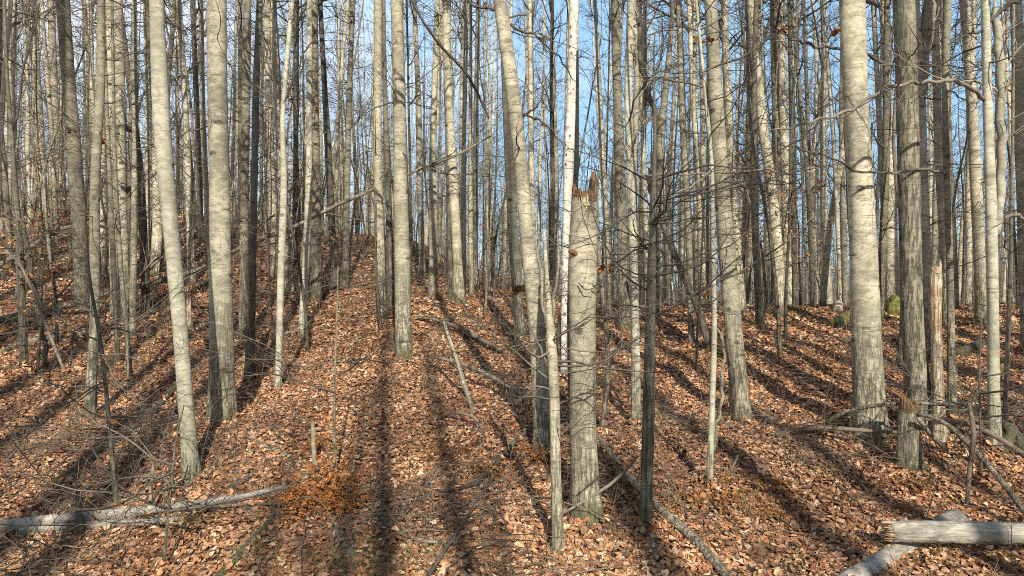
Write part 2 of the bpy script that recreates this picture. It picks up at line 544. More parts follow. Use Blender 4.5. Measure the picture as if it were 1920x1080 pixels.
gx = axis_steps(-900, 900, 12, 0.16, 0.06)
gy = axis_steps(-120, 1800, 24, 0.16, 0.06)
GX, GY = np.meshgrid(gx, gy)
GZ = zt(GX, GY)
g = MB()
nx, ny = len(gx), len(gy)
ii = np.arange(nx * ny).reshape(ny, nx)
g.raw(np.stack([GX, GY, GZ], -1), np.stack([ii[:-1, :-1], ii[:-1, 1:], ii[1:, 1:], ii[1:, :-1]], -1).reshape(-1, 4))
tag(g.build('ground', M['ground']), kind='structure')


# ------------------------------------------------------------------ traced trees
def smooth_line(pts, n):
    """pts (k, m): smooth resample by arc parameter"""
    pts = np.asarray(pts, float)
    t = np.concatenate([[0], np.cumsum(np.linalg.norm(np.diff(pts[:, :3], axis=0), axis=1))])
    u = np.linspace(0, t[-1], n)
    out = np.stack([np.interp(u, t, pts[:, i]) for i in range(pts.shape[1])], 1)
    for _ in range(max(1, n // 14)):
        out[1:-1] = 0.25 * out[:-2] + 0.5 * out[1:-1] + 0.25 * out[2:]
    return out


def trunk_noise(K, S, z, r, flare=0.35, lobes=5, amp=0.035):
    a = np.arange(S) / S * 2 * np.pi
    ph = rng.uniform(0, 6.28, 6)
    out = 1 + amp * np.sin(2 * a[None] + ph[0] + z[:, None] * 1.3) + amp * 0.7 * np.sin(3 * a[None] + ph[1] - z[:, None] * 2.1)
    out = out + rng.normal(0, amp * 0.35, (K, S))
    fl = np.exp(-np.maximum(z, 0) / (1.25 * r.max() + 0.07))
    out = out + flare * fl[:, None] * (0.55 + 0.45 * np.sin(lobes * a[None] + ph[2]))
    return out[None]


CROWNS = []
for i in range(6):
    mb = MB()
    ax = np.stack([np.zeros(12), np.zeros(12), np.linspace(0, 10.5, 12)], 1)
    crown(mb, ax, np.linspace(0.11, 0.02, 12), 0.2, n1=26, L=2.7, m2=5, m3=3, r1=0.032)
    CROWNS.append(mb.mesh('crown', M['twig']))

TREES = []      # (root, px of the trunk at the horizon line, depth, width px)
LAND = []       # named landmarks for labels: (px, short name)


def traced_tree(label, cls, pts, D=None, height=18.5, name='aspen_tree', twigs=14, twig_from=2.2, flare=0.52, crown_on=True, limbs=(), land=None, burl=None, cat='tree', sides=None, tw_mat='twig', tw_len=1.3, group='bare trees of the wood'):
    px, py, _ = pts[0]
    d = D if D is not None else hit(px, py)
    X = (px - CX) / F * d
    base = np.array([X, d, float(zt(X, d))])
    P = [np.append(ray(a, b, d) - base, w * 0.95 / 2 / F * d) for a, b, w in pts]
    if P[0][2] > 0.3:
        P = [np.append(np.array([P[0][0], 0, 0.0]), P[0][3] * 1.04)] + P
    P[0][2] = 0.0
    P = [np.array([P[0][0], P[0][1], -0.2, P[0][3]])] + P
    P = np.array(P)
    top = P[-1]
    if height:
        slope = (P[-1][:2] - P[-2][:2]) / max(P[-1][2] - P[-2][2], 0.2)
        slope = np.clip(slope, -0.12, 0.12)
        h_left = max(height - top[2], 2.0)
        ext = []
        cx, cy = top[0], top[1]
        for k in range(1, 9):
            t = k / 8
            dz = h_left / 8
            f = (1 - t) ** 2
            cx += slope[0] * dz * f; cy += slope[1] * dz * f
            ext.append([cx, cy, top[2] + dz * k, top[3] * (1 - t) + 0.015 * t])
        P = np.vstack([P, ext])
    K = int(min(110, max(24, (P[-1][2]) / 0.16)))
    L = smooth_line(P, K)
    S = sides or (22 if d < 12 else 14 if d < 20 else 9)
    root = empty(name, base)
    mb = MB()
    mb.tubes(L[:, :3], L[:, 3], S, trunk_noise(K, S, L[:, 2], L[:, 3], flare))
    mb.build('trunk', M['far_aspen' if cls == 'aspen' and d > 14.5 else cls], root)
    if crown_on:
        me = random.choice(CROWNS)
        zc = max(7.2, top[2] * 0.8 if d > 12 else top[2] + 0.4)
        o = bpy.data.objects.new('crown', me)
        COL.objects.link(o)
        o.parent = root
        zc = min(zc, L[-1, 2] - 5)
        o.location = (np.interp(zc, L[:, 2], L[:, 0]), np.interp(zc, L[:, 2], L[:, 1]), zc)
        s = (L[-1, 2] - zc) / 10.5
        o.scale = (s, s, s)
        o.rotation_euler = (0, 0, random.uniform(0, 6.28))
    if twigs:
        twigs = int(twigs * (1.4 if d < 12 else 1.9))
        mb = MB()
        top_h = min(L[-1, 2] * 0.7, 9.5)
        hh = rng.uniform(twig_from, max(top_h, twig_from + 0.4), twigs)
        st = np.stack([np.interp(hh, L[:, 2], L[:, i]) for i in range(3)], 1)
        a = rng.uniform(0, 2 * np.pi, twigs)
        d0 = np.stack([np.cos(a), np.sin(a), rng.uniform(-0.25, 0.6, twigs)], 1)
        LL = tw_len * rng.uniform(0.4, 1.4, twigs)
        Q = grow(st, d0, LL, 7, 0.2, 0.03)
        rr = rng.uniform(0.005, 0.013, twigs)[:, None] * np.linspace(1, 0.3, 7)[None]
        mb.tubes(Q, rr, 4, cap=False)
        Q2, R2 = ramify(mb, Q, rr, 4, 0.5, 0.6, 5, 3, 0.9, 0.22, 0.02)
        ramify(mb, Q2, R2, 3, 0.55, 0.7, 4, 3, 0.9, 0.25, 0.0)
        mb.build('lower_crown', M[tw_mat], root)
    for lb in limbs:
        q, lm = lb[0], (lb[1] if len(lb) > 1 else tw_mat)
        n = len(q)
        dd = lb[2] if len(lb) > 2 else 0.0
        LP = np.array([np.append(ray(a, b, d - dd * (k / max(n - 1, 1))) - base, w / 2 / F * d) for k, (a, b, w) in enumerate(q)])
        LS = smooth_line(LP, max(14, n * 5))
        wob = rng.normal(0, 1, LS[:, :3].shape); wob = (wob + np.roll(wob, 1, 0)) * 1.1 / F * d
        wob[0] = 0; LS[:, :3] += wob
        LS[-3:, 3] *= np.array([0.8, 0.55, 0.3])
        mb = MB()
        mb.tubes(LS[:, :3], LS[:, 3], 7)
        Lq = LS[None, :, :3]; Rq = LS[None, :, 3]
        Q2, R2 = ramify(mb, Lq, Rq, 10, 0.22, 0.45, 6, 3, 0.9, 0.2, 0.03, 0.25)
        ramify(mb, Q2, R2, 4, 0.5, 0.6, 4, 3, 0.9, 0.25, 0.02)
        mb.build('branch', M[lm], root)
    if burl:
        bx, by, br = burl
        lump(ray(bx, by, d) - base, br / F * d, M['burl'], root, 'burl')
    tag(root, label, cat, group)
    hx = float(np.interp(CAMZ + 0.15 * d - base[2], L[:, 2], L[:, 0])) + base[0]
    wpx = float(np.interp(CAMZ + 0.15 * d - base[2], L[:, 2], L[:, 3])) * 2 / d * F
    TREES.append((root, CX + hx / d * F, d, wpx, base[0], base[1]))
    if land:
        LAND.append((CX + hx / d * F, land))
    return root, base, d, L


def lump(c, r, mat, parent=None, name='burl', squash=(1, 1, 0.8), rough=0.22, res=14):
    mb = MB()
    u = np.linspace(0, np.pi, res); v = np.arange(res * 2) / (res * 2) * 2 * np.pi
    ph = rng.uniform(0, 6, 6)
    U, Vv = np.meshgrid(u, v, indexing='ij')
    nv = np.stack([np.sin(U) * np.cos(Vv), np.sin(U) * np.sin(Vv), np.cos(U)], -1)
    k = 1 + rough * (np.sin(4 * nv[..., 0] + ph[0]) * np.sin(3.5 * nv[..., 1] + ph[1]) + 0.6 * np.sin(7 * nv[..., 2] + ph[2]) * np.sin(6 * nv[..., 0] + ph[3]) + 0.4 * rng.normal(0, 0.25, U.shape) * np.sin(U))
    V = nv * k[..., None] * r * np.array(squash)
    a, bq = U.shape
    i = np.arange(a * bq).reshape(a, bq)
    mb.raw(V, np.stack([i[:-1], np.roll(i[:-1], -1, 1), np.roll(i[1:], -1, 1), i[1:]], -1).reshape(-1, 4))
    return mb.build(name, mat, parent, loc=tuple(c))


T = traced_tree
# --- left side
T('pale lichen-covered tree in the left foreground, leaning left with a mossy foot', 'lichen',
  [(360, 905, 30), (352, 800, 30), (345, 700, 29), (333, 560, 29), (322, 450, 29), (312, 340, 30), (305, 250, 31), (299, 150, 30), (293, 0, 26)], land='lichened tree', twigs=6, twig_from=4)
T('thick straight grey aspen right of the lichened tree on the left', 'aspen',
  [(415, 788, 48), (415, 700, 45), (415, 600, 43), (412, 400, 40), (408, 200, 38), (406, 0, 36)], land='thick left aspen', twigs=6, twig_from=4)
T('dark thin trunk just right of the thick left aspen, orange bark near the top', 'dark',
  [(468, 715, 19), (470, 620, 16), (476, 400, 13), (479, 200, 13), (484, 60, 12), (487, 0, 12)], name='bare_tree')
T('grey trunk half hidden behind the dark trunk right of the thick left aspen', 'grey',
  [(456, 640, 20), (457, 560, 17), (459, 300, 16), (462, 120, 16), (464, 0, 15)])
T('slim crooked blotchy grey tree left of the lichened tree', 'grey',
  [(168, 788, 22), (172, 700, 19), (179, 600, 17), (177, 420, 18), (178, 330, 17), (184, 240, 17), (190, 150, 16), (190, 80, 15), (189, 0, 14)], land='blotchy grey tree', twigs=16,
  limbs=[([(178, 430, 4), (190, 560 - 230, 4), (205, 345, 3), (228, 365, 2)], 'twig_dark')])
T('thick dull aspen standing on the left hillside behind the blotchy grey tree', 'grey',
  [(156, 585, 30), (153, 520, 28), (150, 440, 26), (142, 330, 26), (135, 230, 26), (128, 150, 24), (118, 0, 24)], name='aspen_tree', twigs=16)
T('dark twin-stemmed leaning tree at the far left edge, few withered leaves', 'dark',
  [(47, 690, 14), (42, 600, 13), (36, 450, 14), (28, 350, 10), (22, 250, 8), (12, 130, 6), (8, 0, 6)], name='bare_tree', twigs=24, twig_from=1.0,
  limbs=[([(85, 688, 9), (78, 620, 9), (62, 520, 9), (45, 430, 8), (36, 400, 7)], 'dark'), ([(22, 250, 4), (40, 150, 4), (62, 60, 3), (80, 0, 3)], 'twig_dark')])
T('slender pale trunk nearest the left edge of the wood, high on the hillside', 'aspen', [(40, 420, 12), (38, 400, 11), (30, 300, 10), (22, 150, 9), (15, 0, 8)], D=26)
T('pale straight aspen on the hill, left one of a pair near the left edge', 'aspen', [(84, 402, 17), (80, 370, 16), (75, 250, 16), (68, 150, 16), (60, 0, 15)])
T('pale straight aspen on the hill, right one of a pair near the left edge', 'aspen', [(112, 400, 17), (110, 380, 16), (103, 200, 14), (95, 0, 12)])
T('thin trunk peeping out right of the thick dull hillside aspen', 'grey', [(174, 430, 9), (172, 250, 9), (168, 130, 9), (158, 0, 7)], D=24)
T('pale thin trunk standing left of the twin trunks, ending behind the left clump', 'aspen', [(196, 470, 12), (180, 300, 10), (172, 140, 9), (168, 0, 8)], D=22)
T('left of two pale trunks rising out of the many-stemmed clump', 'aspen', [(216, 600, 16), (213, 480, 16), (210, 250, 17), (208, 150, 16), (204, 0, 15)])
T('right of two pale trunks rising out of the many-stemmed clump', 'aspen', [(238, 612, 17), (235, 560, 17), (230, 400, 17), (226, 200, 18), (222, 0, 16)])
T('greenish slanting stem of the clump, leftmost at its foot', 'grey', [(222, 692, 9), (218, 620, 9), (212, 480, 10), (207, 360, 9), (200, 200, 7), (196, 60, 5)], name='bare_tree', height=11, crown_on=False, twigs=16)
T('leaning stem with yellow mossy foot at the front of the clump', 'grey', [(243, 722, 11), (240, 650, 10), (228, 520, 9), (220, 400, 8), (214, 280, 7), (212, 150, 5)], name='bare_tree', height=11, crown_on=False, twigs=16)
T('pale upright stem on the right of the clump', 'aspen', [(250, 640, 12), (249, 560, 12), (252, 400, 12), (253, 250, 11), (252, 0, 9)])
T('dark knobbly stem with a black burl on the left', 'dark', [(244, 610, 10), (240, 520, 9), (242, 400, 9), (245, 240, 9), (248, 120, 7), (250, 0, 6)], name='bare_tree', burl=(247, 243, 9), twigs=22, twig_from=1.5,
  limbs=[([(246, 240, 4), (262, 200, 4), (276, 160, 3), (288, 130, 2)], 'twig_dark')])
T('dark curving trunk between the black burl stem and the lichened tree', 'dark', [(274, 592, 16), (271, 500, 15), (267, 400, 15), (261, 300, 13), (248, 200, 12), (236, 100, 11), (222, 0, 10)], name='bare_tree')
T('dark trunk running up just behind the top of the lichened tree', 'dark', [(300, 470, 12), (296, 300, 12), (286, 150, 12), (276, 0, 12)], name='bare_tree', D=20)
T('pale trunk midway between the lichened tree and the thick left aspen', 'aspen', [(360, 530, 16), (357, 460, 14), (354, 380, 13), (350, 250, 12), (342, 100, 11), (335, 0, 10)])
T('dark narrow trunk left beside the thick left aspen', 'dark', [(375, 450, 11), (373, 300, 10), (367, 150, 10), (361, 0, 10)], name='bare_tree')
T('narrow pale trunk touching the left side of the thick left aspen', 'aspen', [(392, 470, 9), (384, 300, 10), (380, 180, 9), (377, 0, 8)], D=24)
T('thin grey trunk left of the trunk with orange upper bark', 'grey', [(452, 480, 10), (451, 300, 9), (450, 0, 9)])
T('left one of two close pale trunks left of the ridge path', 'aspen', [(516, 520, 16), (513, 430, 15), (508, 300, 14), (503, 150, 13), (500, 0, 13)])
T('right one of two close pale trunks left of the ridge path', 'aspen', [(540, 540, 16), (536, 440, 15), (530, 330, 14), (524, 220, 13), (519, 120, 12), (512, 0, 12)])
T('slim smooth pale tree standing alone on the leaves, kinked halfway up', 'lichen',
  [(520, 735, 14), (524, 640, 13), (527, 500, 13), (530, 420, 13), (533, 350, 13), (531, 280, 11), (528, 210, 9), (535, 150, 9), (541, 80, 9), (548, 0, 9)], twigs=10, land='kinked slim tree',
  limbs=[([(529, 215, 4), (516, 165, 4), (500, 110, 3), (492, 60, 2)], 'twig_dark'), ([(531, 200, 4), (550, 150, 3), (575, 90, 3), (600, 60, 2)], 'twig_dark')])
T('dark slender trunk behind the kinked slim tree', 'dark', [(553, 490, 11), (553, 380, 10), (555, 200, 9), (557, 0, 9)], name='bare_tree')
T('slim pale tree with an angled mossy foot beside the ridge path', 'lichen',
  [(568, 632, 17), (566, 600, 13), (572, 520, 13), (578, 400, 14), (580, 250, 13), (580, 120, 12), (580, 0, 10)], twigs=10)
T('broad grey trunk behind the slim tree with the angled mossy foot', 'grey', [(592, 560, 24), (592, 400, 20), (590, 200, 17), (588, 0, 14)])
T('dark leaning trunk on the ridge left of the path', 'dark', [(628, 545, 16), (624, 450, 14), (617, 320, 13), (612, 220, 12), (605, 100, 10), (600, 0, 9)], name='bare_tree', land='dark ridge trunk')
T('dark trunk at the left side of the sunken ridge path, pale near its top', 'grey', [(648, 540, 14), (649, 420, 13), (652, 280, 12), (656, 140, 11), (662, 0, 10)], name='bare_tree')
# --- middle
T('pale straight trunk left of the ridge aspen, shaded foot', 'aspen', [(716, 600, 21), (714, 520, 19), (711, 430, 18), (708, 300, 17), (708, 150, 16), (709, 0, 16)], land='pale path trunk')
T('dark trunk squeezed between the pale path trunk and the ridge aspen', 'dark', [(733, 578, 18), (731, 480, 15), (726, 300, 11), (721, 150, 9), (719, 0, 8)], name='bare_tree')
T('stout grey ridge aspen with mossy foot in the middle of the leaf slope', 'aspen',
  [(757, 670, 33), (756, 600, 32), (754, 500, 30), (752, 400, 29), (750, 280, 27), (748, 150, 25), (744, 0, 23)], land='ridge aspen', twigs=8, twig_from=3)
T('pale trunk first to the right of the ridge aspen', 'aspen', [(792, 515, 14), (790, 450, 12), (787, 330, 13), (785, 200, 12), (779, 60, 9), (777, 0, 8)])
T('pale trunk at the left side of the leaf mound', 'aspen', [(813, 557, 18), (812, 450, 16), (811, 350, 15), (812, 250, 14), (816, 130, 11), (820, 0, 9)])
T('dark narrow trunk on top of the leaf mound', 'dark', [(846, 562, 13), (843, 450, 12), (841, 320, 10), (836, 150, 9), (833, 0, 8)], name='bare_tree')
T('curving grey trunk on the right of the leaf mound, black scar midway', 'aspen', [(862, 568, 22), (858, 500, 20), (854, 410, 19), (850, 340, 18), (845, 250, 16), (839, 150, 16), (837, 60, 17), (838, 0, 17)], land='mound aspen')
T('slender pale trunk behind the leaf mound, right of the curving one', 'aspen', [(869, 528, 14), (867, 420, 12), (865, 250, 10), (868, 100, 10), (871, 0, 11)])
T('slender grey trunk two to the right of the leaf mound', 'grey', [(893, 545, 13), (890, 470, 12), (892, 330, 10), (893, 200, 10), (897, 0, 9)])
lean = T('large leaning aspen left of the broken snag, its lower half in shadow', 'aspen',
  [(1022, 850, 36), (1016, 780, 33), (1012, 700, 32), (1006, 600, 31), (995, 510, 29), (984, 400, 27), (977, 300, 27), (966, 210, 28), (955, 120, 28), (945, 60, 28), (936, 0, 27)], land='leaning aspen', twigs=10, twig_from=3.5,
  limbs=[([(950, 40, 7), (930, 18, 6), (905, 14, 5), (885, 8, 4), (862, -10, 3)], 'twig'), ([(958, 45, 6), (985, 60, 5), (1010, 72, 4), (1050, 110, 3), (1085, 160, 2)], 'twig_dark'),
         ([(972, 225, 5), (1000, 205, 4), (1015, 190, 3)], 'twig_dark'), ([(972, 215, 4), (1010, 225, 4), (1035, 245, 3), (1060, 280, 2)], 'twig_dark')])
T('dull trunk standing close behind the left side of the leaning aspen', 'grey', [(978, 636, 22), (970, 560, 20), (963, 460, 20), (957, 340, 19), (950, 200, 17), (944, 60, 15)], twigs=10)
T('bleached white dead trunk full of small holes behind the snag', 'white',
  [(1057, 690, 11), (1058, 600, 12), (1060, 480, 15), (1064, 380, 19), (1066, 300, 21), (1071, 220, 19), (1074, 120, 20), (1076, 0, 20)], D=11.0, name='dead_tree', height=9.2, crown_on=False, twigs=0, land='white dead trunk')
T('shaded trunk half hidden behind the left side of the broken snag', 'dark', [(1076, 800, 18), (1073, 700, 16), (1070, 600, 15), (1072, 480, 14), (1078, 380, 12)], name='bare_tree', crown_on=False, height=4.6, twigs=4, twig_from=1.4)  # dark bark puts the shade behind the snag into this trunk's colour
T('grey upright trunk with a pale scar right of the snag', 'grey',
  [(1173, 620, 26), (1170, 560, 23), (1167, 450, 22), (1163, 340, 21), (1159, 220, 19), (1155, 100, 18), (1154, 0, 16)], land='scarred grey trunk')
T('smooth pale forking tree in front of the scarred grey trunk', 'lichen',
  [(1193, 800, 19), (1192, 700, 18), (1190, 560, 17), (1187, 450, 17), (1183, 340, 17), (1178, 230, 15), (1177, 160, 15), (1180, 90, 15), (1184, 0, 16)], land='smooth forked tree', twigs=10,
  limbs=[([(1186, 420, 10), (1191, 330, 11), (1193, 200, 11), (1190, 100, 10), (1190, 0, 10)], 'aspen')])
T('dark mossy slim tree with shaded base at right of the snag', 'mossy',
  [(1211, 990, 24), (1213, 900, 23), (1216, 780, 24), (1218, 650, 20), (1221, 520, 18), (1224, 430, 13), (1226, 340, 9), (1229, 240, 6), (1224, 140, 4), (1228, 60, 3)], height=0, crown_on=False, twigs=26, twig_from=2.0, land='dark mossy tree', name='bare_tree', tw_mat='twig_dark')
T('pale forked tree behind the dark mossy tree, dark limb bending left', 'grey',
  [(1229, 565, 16), (1231, 450, 16), (1234, 340, 17), (1238, 260, 17), (1250, 150, 12), (1257, 80, 9), (1262, 0, 8)], D=15,
  limbs=[([(1236, 250, 12), (1230, 215, 11), (1216, 180, 10), (1205, 130, 9), (1196, 60, 8), (1190, 0, 7)], 'dark'), ([(1231, 390, 11), (1216, 345, 0.1 + 9), (1226, 290, 8), (1232, 270, 6)], 'grey')])
T('thin grey trunk on the right crest left of the leaning broken pole', 'grey', [(1297, 655, 12), (1295, 560, 12), (1291, 430, 13), (1285, 330, 12), (1278, 200, 11), (1272, 0, 10)])
T('narrow pale trunk left of the strong leaning right aspen', 'aspen', [(1318, 560, 16), (1315, 450, 14), (1311, 330, 12), (1300, 200, 10), (1292, 0, 9)], D=19)
T('strong aspen leaning left in the right half of the wood', 'aspen',
  [(1393, 795, 38), (1386, 730, 36), (1380, 670, 35), (1370, 560, 34), (1360, 450, 31), (1352, 330, 29), (1343, 200, 28), (1336, 80, 26), (1332, 0, 25)], land='right leaning aspen', twigs=8, twig_from=3.5)
T('pale trunk seen just right of the strong leaning right aspen', 'aspen', [(1378, 565, 15), (1372, 420, 14), (1367, 300, 14), (1362, 150, 13), (1358, 0, 13)], D=20)
T('dark straight trunk with a mossy foot on the right crest', 'dark', [(1426, 615, 16), (1421, 540, 14), (1415, 400, 13), (1413, 280, 12), (1415, 100, 10), (1418, 0, 9)], name='bare_tree', land='dark crest trunk',
  limbs=[([(1413, 230, 6), (1400, 160, 6), (1396, 80, 5), (1390, 30, 3)], 'dark')])
T('grey left trunk of the tall twin aspens on the right crest', 'grey', [(1459, 566, 20), (1458, 450, 17), (1456, 300, 15), (1453, 150, 14), (1450, 0, 13)], D=18.5)
T('pale right trunk of the tall twin aspens on the right crest', 'aspen', [(1478, 568, 23), (1477, 480, 21), (1473, 350, 18), (1468, 200, 17), (1465, 0, 15)], land='twin aspens')
T('dark narrow trunk right of the tall twin aspens', 'dark', [(1491, 562, 11), (1488, 400, 10), (1483, 200, 8), (1480, 0, 8)], name='bare_tree', D=20)
T('thin straight pole against blue sky between twin aspens and thickest aspen', 'grey', [(1527, 562, 10), (1524, 450, 9), (1519, 330, 8), (1513, 180, 7), (1507, 0, 7)], D=22,
  limbs=[([(1521, 300, 4), (1532, 220, 4), (1540, 140, 3), (1542, 80, 2)], 'twig')])
T('pale tree leaning right at the crest left of the thickest aspen', 'aspen', [(1543, 555, 13), (1550, 480, 13), (1558, 410, 12), (1570, 345, 12), (1585, 250, 10), (1596, 160, 8)], D=20, height=12)
# --- right side
T('thickest pale aspen on the right with fissured grey foot', 'aspen',
  [(1631, 825, 58), (1629, 760, 55), (1627, 690, 54), (1622, 560, 52), (1616, 420, 49), (1610, 300, 47), (1604, 170, 47), (1600, 80, 48), (1597, 0, 46)], land='thickest aspen', twigs=6, twig_from=4)
T('rough-barked big trunk right of the thickest aspen, standing behind a broken stump', 'rough',
  [(1728, 812, 50), (1722, 740, 46), (1716, 670, 44), (1710, 580, 42), (1706, 450, 40), (1704, 300, 39), (1700, 150, 37), (1694, 0, 40)], land='rough big trunk', twigs=6, twig_from=4)
T('forked pale tree behind the rough big trunk', 'aspen', [(1744, 665, 22), (1738, 570, 20), (1734, 450, 20), (1729, 300, 19), (1726, 190, 20), (1720, 90, 19), (1713, 0, 18)], D=12.5,
  limbs=[([(1727, 190, 15), (1735, 120, 20), (1739, 60, 24), (1742, -20, 24)], 'rough'), ([(1735, 122, 5), (1722, 115, 5), (1690, 118, 5), (1650, 118, 5), (1615, 98, 5), (1580, 92, 5), (1520, 85, 4), (1485, 75, 3), (1455, 52, 2)], 'twig', 2.5)])
T('slim tree with dark upper trunk right of the orange rotten snag', 'grey', [(1786, 790, 16), (1784, 680, 14), (1782, 560, 13), (1779, 430, 13), (1776, 330, 12), (1772, 240, 12), (1773, 120, 13), (1776, 0, 14)], twigs=12,
  limbs=[([(1772, 327, 5), (1750, 318, 5), (1700, 318, 5), (1650, 325, 4), (1612, 325, 4), (1590, 316, 4), (1560, 292, 3), (1500, 280, 3), (1455, 268, 2)], 'twig', 2.0)])
T('pale slim trunk between the rough big trunk and the slim dark-topped tree', 'aspen', [(1775, 600, 17), (1770, 480, 15), (1765, 400, 14), (1758, 250, 14), (1755, 80, 13), (1752, 0, 12)], D=14.5)
T('tall pale trunk left of the grey forked right tree', 'aspen', [(1842, 605, 24), (1838, 540, 21), (1833, 400, 20), (1825, 250, 20), (1818, 120, 19), (1808, 0, 18)], land='tall pale right trunk')
T('forked grey tree with white blotches near the right edge', 'lichen',
  [(1865, 848, 25), (1863, 760, 22), (1862, 650, 21), (1861, 540, 21), (1860, 430, 21), (1856, 320, 18), (1851, 180, 16), (1847, 0, 15)], land='forked right tree', twigs=10,
  limbs=[([(1866, 440, 16), (1873, 395, 16), (1878, 300, 16), (1877, 180, 16), (1872, 80, 15), (1866, 0, 14)], 'lichen'),
         ([(1846, 188, 8), (1830, 170, 8), (1808, 158, 7), (1785, 152, 7), (1740, 155, 6), (1690, 157, 6), (1645, 174, 6), (1605, 203, 5), (1560, 220, 4), (1500, 235, 4), (1440, 247, 2)], 'twig_pale', 1.8),
         ([(1858, 462, 8), (1870, 438, 8), (1879, 412, 8), (1896, 400, 8), (1916, 408, 7), (1935, 425, 6)], 'twig'),
         ([(1846, 58, 8), (1862, 32, 8), (1888, 14, 8), (1915, -6, 8)], 'twig_dark'), ([(1846, 55, 6), (1820, 62, 5), (1798, 75, 4), (1775, 88, 3)], 'twig_dark')])
T('large dull trunk cut by the right edge of the photo', 'aspen', [(1930, 640, 24), (1922, 500, 23), (1917, 350, 22), (1912, 200, 21), (1905, 0, 20)], D=12.5)
T('thin bare pole between forked right tree and the right edge', 'grey', [(1884, 800, 9), (1887, 690, 8), (1893, 560, 8), (1896, 420, 7), (1898, 300, 6)], name='bare_tree', height=8, crown_on=False, twigs=14, twig_from=1.2)
T('pale trunk with thick mossy base between thickest aspen and rough big trunk', 'aspen', [(1676, 585, 30), (1673, 540, 26), (1671, 470, 24), (1670, 380, 22), (1668, 250, 14), (1662, 120, 12), (1656, 0, 10)])
T('narrow pale trunk right beside the thickest aspen', 'aspen', [(1664, 560, 14), (1660, 450, 12), (1652, 300, 11), (1645, 150, 10), (1637, 0, 9)], D=20)
# thin mid saplings
SAP = dict(cat='sapling', crown_on=False, group='saplings among the trees')
T('small smooth birch sapling in front of the snag, sprouting shoots at mid height', 'aspen',
  [(1048, 1044, 25), (1044, 960, 22), (1042, 880, 21), (1040, 760, 20), (1037, 690, 20), (1034, 640, 19), (1028, 570, 12), (1024, 500, 8), (1020, 430, 5)], name='birch_sapling', height=0, twigs=12, twig_from=1.0, flare=0.12,
  limbs=[([(1033, 640, 8), (1018, 580, 7), (1012, 500, 5), (1008, 440, 3)], 'grey'), ([(1036, 640, 8), (1040, 560, 6), (1046, 480, 4), (1048, 420, 3)], 'grey'), ([(1030, 690, 5), (1005, 640, 4), (990, 600, 3), (975, 560, 2)], 'twig_pale', 0.4), ([(1034, 660, 4), (1005, 690 - 20, 4), (980, 650, 3), (960, 620, 2)], 'twig_pale', 0.6)], **SAP)
T('wavy grey sapling growing close to the right side of the snag', 'grey', [(1128, 815, 10), (1134, 760, 10), (1141, 690, 10), (1137, 620, 9), (1129, 550, 9), (1123, 480, 8), (1120, 400, 6), (1122, 320, 4)], name='sapling', height=0, twigs=14, twig_from=0.6, **SAP)
T('thin smooth sapling with a tied loop at its foot on the right slope', 'lichen',
  [(1329, 916, 13), (1333, 850, 12), (1334, 780, 11), (1338, 680, 12), (1340, 610, 11), (1337, 480, 9), (1335, 380, 8), (1338, 330, 8), (1329, 240, 7), (1319, 140, 6), (1305, 0, 5)], name='sapling', height=8, twigs=16, twig_from=1.8, land='looped sapling',
  limbs=[([(1336, 850, 8), (1344, 800, 8), (1352, 740, 7), (1357, 670, 6), (1355, 630, 6), (1343, 612, 6)], 'grey'), ([(1338, 330, 4), (1300, 325, 4), (1240, 330, 3), (1190, 322, 2)], 'twig_pale'), ([(1340, 325, 5), (1400, 322, 5), (1440, 321, 4), (1500, 326, 3)], 'twig_pale', 0.5),
         ([(1336, 320, 4), (1300, 345, 4), (1250, 375, 3), (1215, 395, 2)], 'twig_pale', 0.5)], **SAP)
T('dark whip of a sapling left of the lichened tree, bent at its foot', 'dark', [(222, 962, 11), (212, 880, 9), (204, 790, 8), (196, 700, 8), (184, 610, 7), (170, 540, 6), (162, 460, 4), (158, 380, 3)], name='sapling', height=0, twigs=16, twig_from=0.8, **SAP)
T('broken dark pole leaning left below the right leaning aspen', 'dark', [(1332, 662, 14), (1325, 630, 14), (1310, 580, 14), (1294, 545, 13), (1270, 490, 12), (1250, 440, 11), (1238, 408, 9)], name='dead_tree', cat='dead tree', height=0, crown_on=False, twigs=3, twig_from=0.8)
T('thin whip standing up from the orange ferns on the leaf slope', 'grey', [(627, 915, 5), (627, 820, 5), (628, 700, 4), (632, 580, 3), (634, 500, 2)], name='sapling', height=0, twigs=8, twig_from=0.6, **SAP)
T('thin sapling at the left side of the ridge aspen', 'dark', [(716, 628, 7), (711, 590, 6), (706, 520, 5), (704, 440, 4), (705, 380, 3)], name='sapling', height=0, twigs=14, twig_from=0.4, **SAP)
T('thin bent whip in the bottom left corner by the long log', 'grey', [(305, 1075, 6), (314, 980, 5), (322, 900, 5), (330, 820, 4), (345, 760, 3)], name='sapling', height=0, twigs=8, twig_from=0.5, **SAP)
T('twiggy grey sapling on the left hillside below the fallen trunk', 'grey', [(106, 640, 8), (104, 560, 7), (92, 470, 6), (86, 400, 5), (82, 330, 4)], name='sapling', height=0, twigs=20, twig_from=0.5, **SAP)
T('slanting pale stick sapling at the left edge', 'twig_pale', [(125, 705, 6), (90, 620, 6), (60, 540, 5), (35, 490, 4), (10, 470, 3)], name='sapling', height=0, twigs=5, twig_from=0.5, **SAP)
T('thin sapling with curling twigs between the thick left aspen and dark trunk', 'twig_pale', [(485, 690, 5), (476, 620, 5), (462, 560, 4), (455, 500, 3), (450, 450, 2)], name='sapling', height=0, twigs=12, twig_from=0.3, **SAP)
T('upright whip at the far right in front of the forked right tree', 'twig', [(1840, 905, 5), (1838, 800, 4), (1836, 700, 4), (1840, 600, 3)], name='sapling', height=0, twigs=12, twig_from=0.4, **SAP)


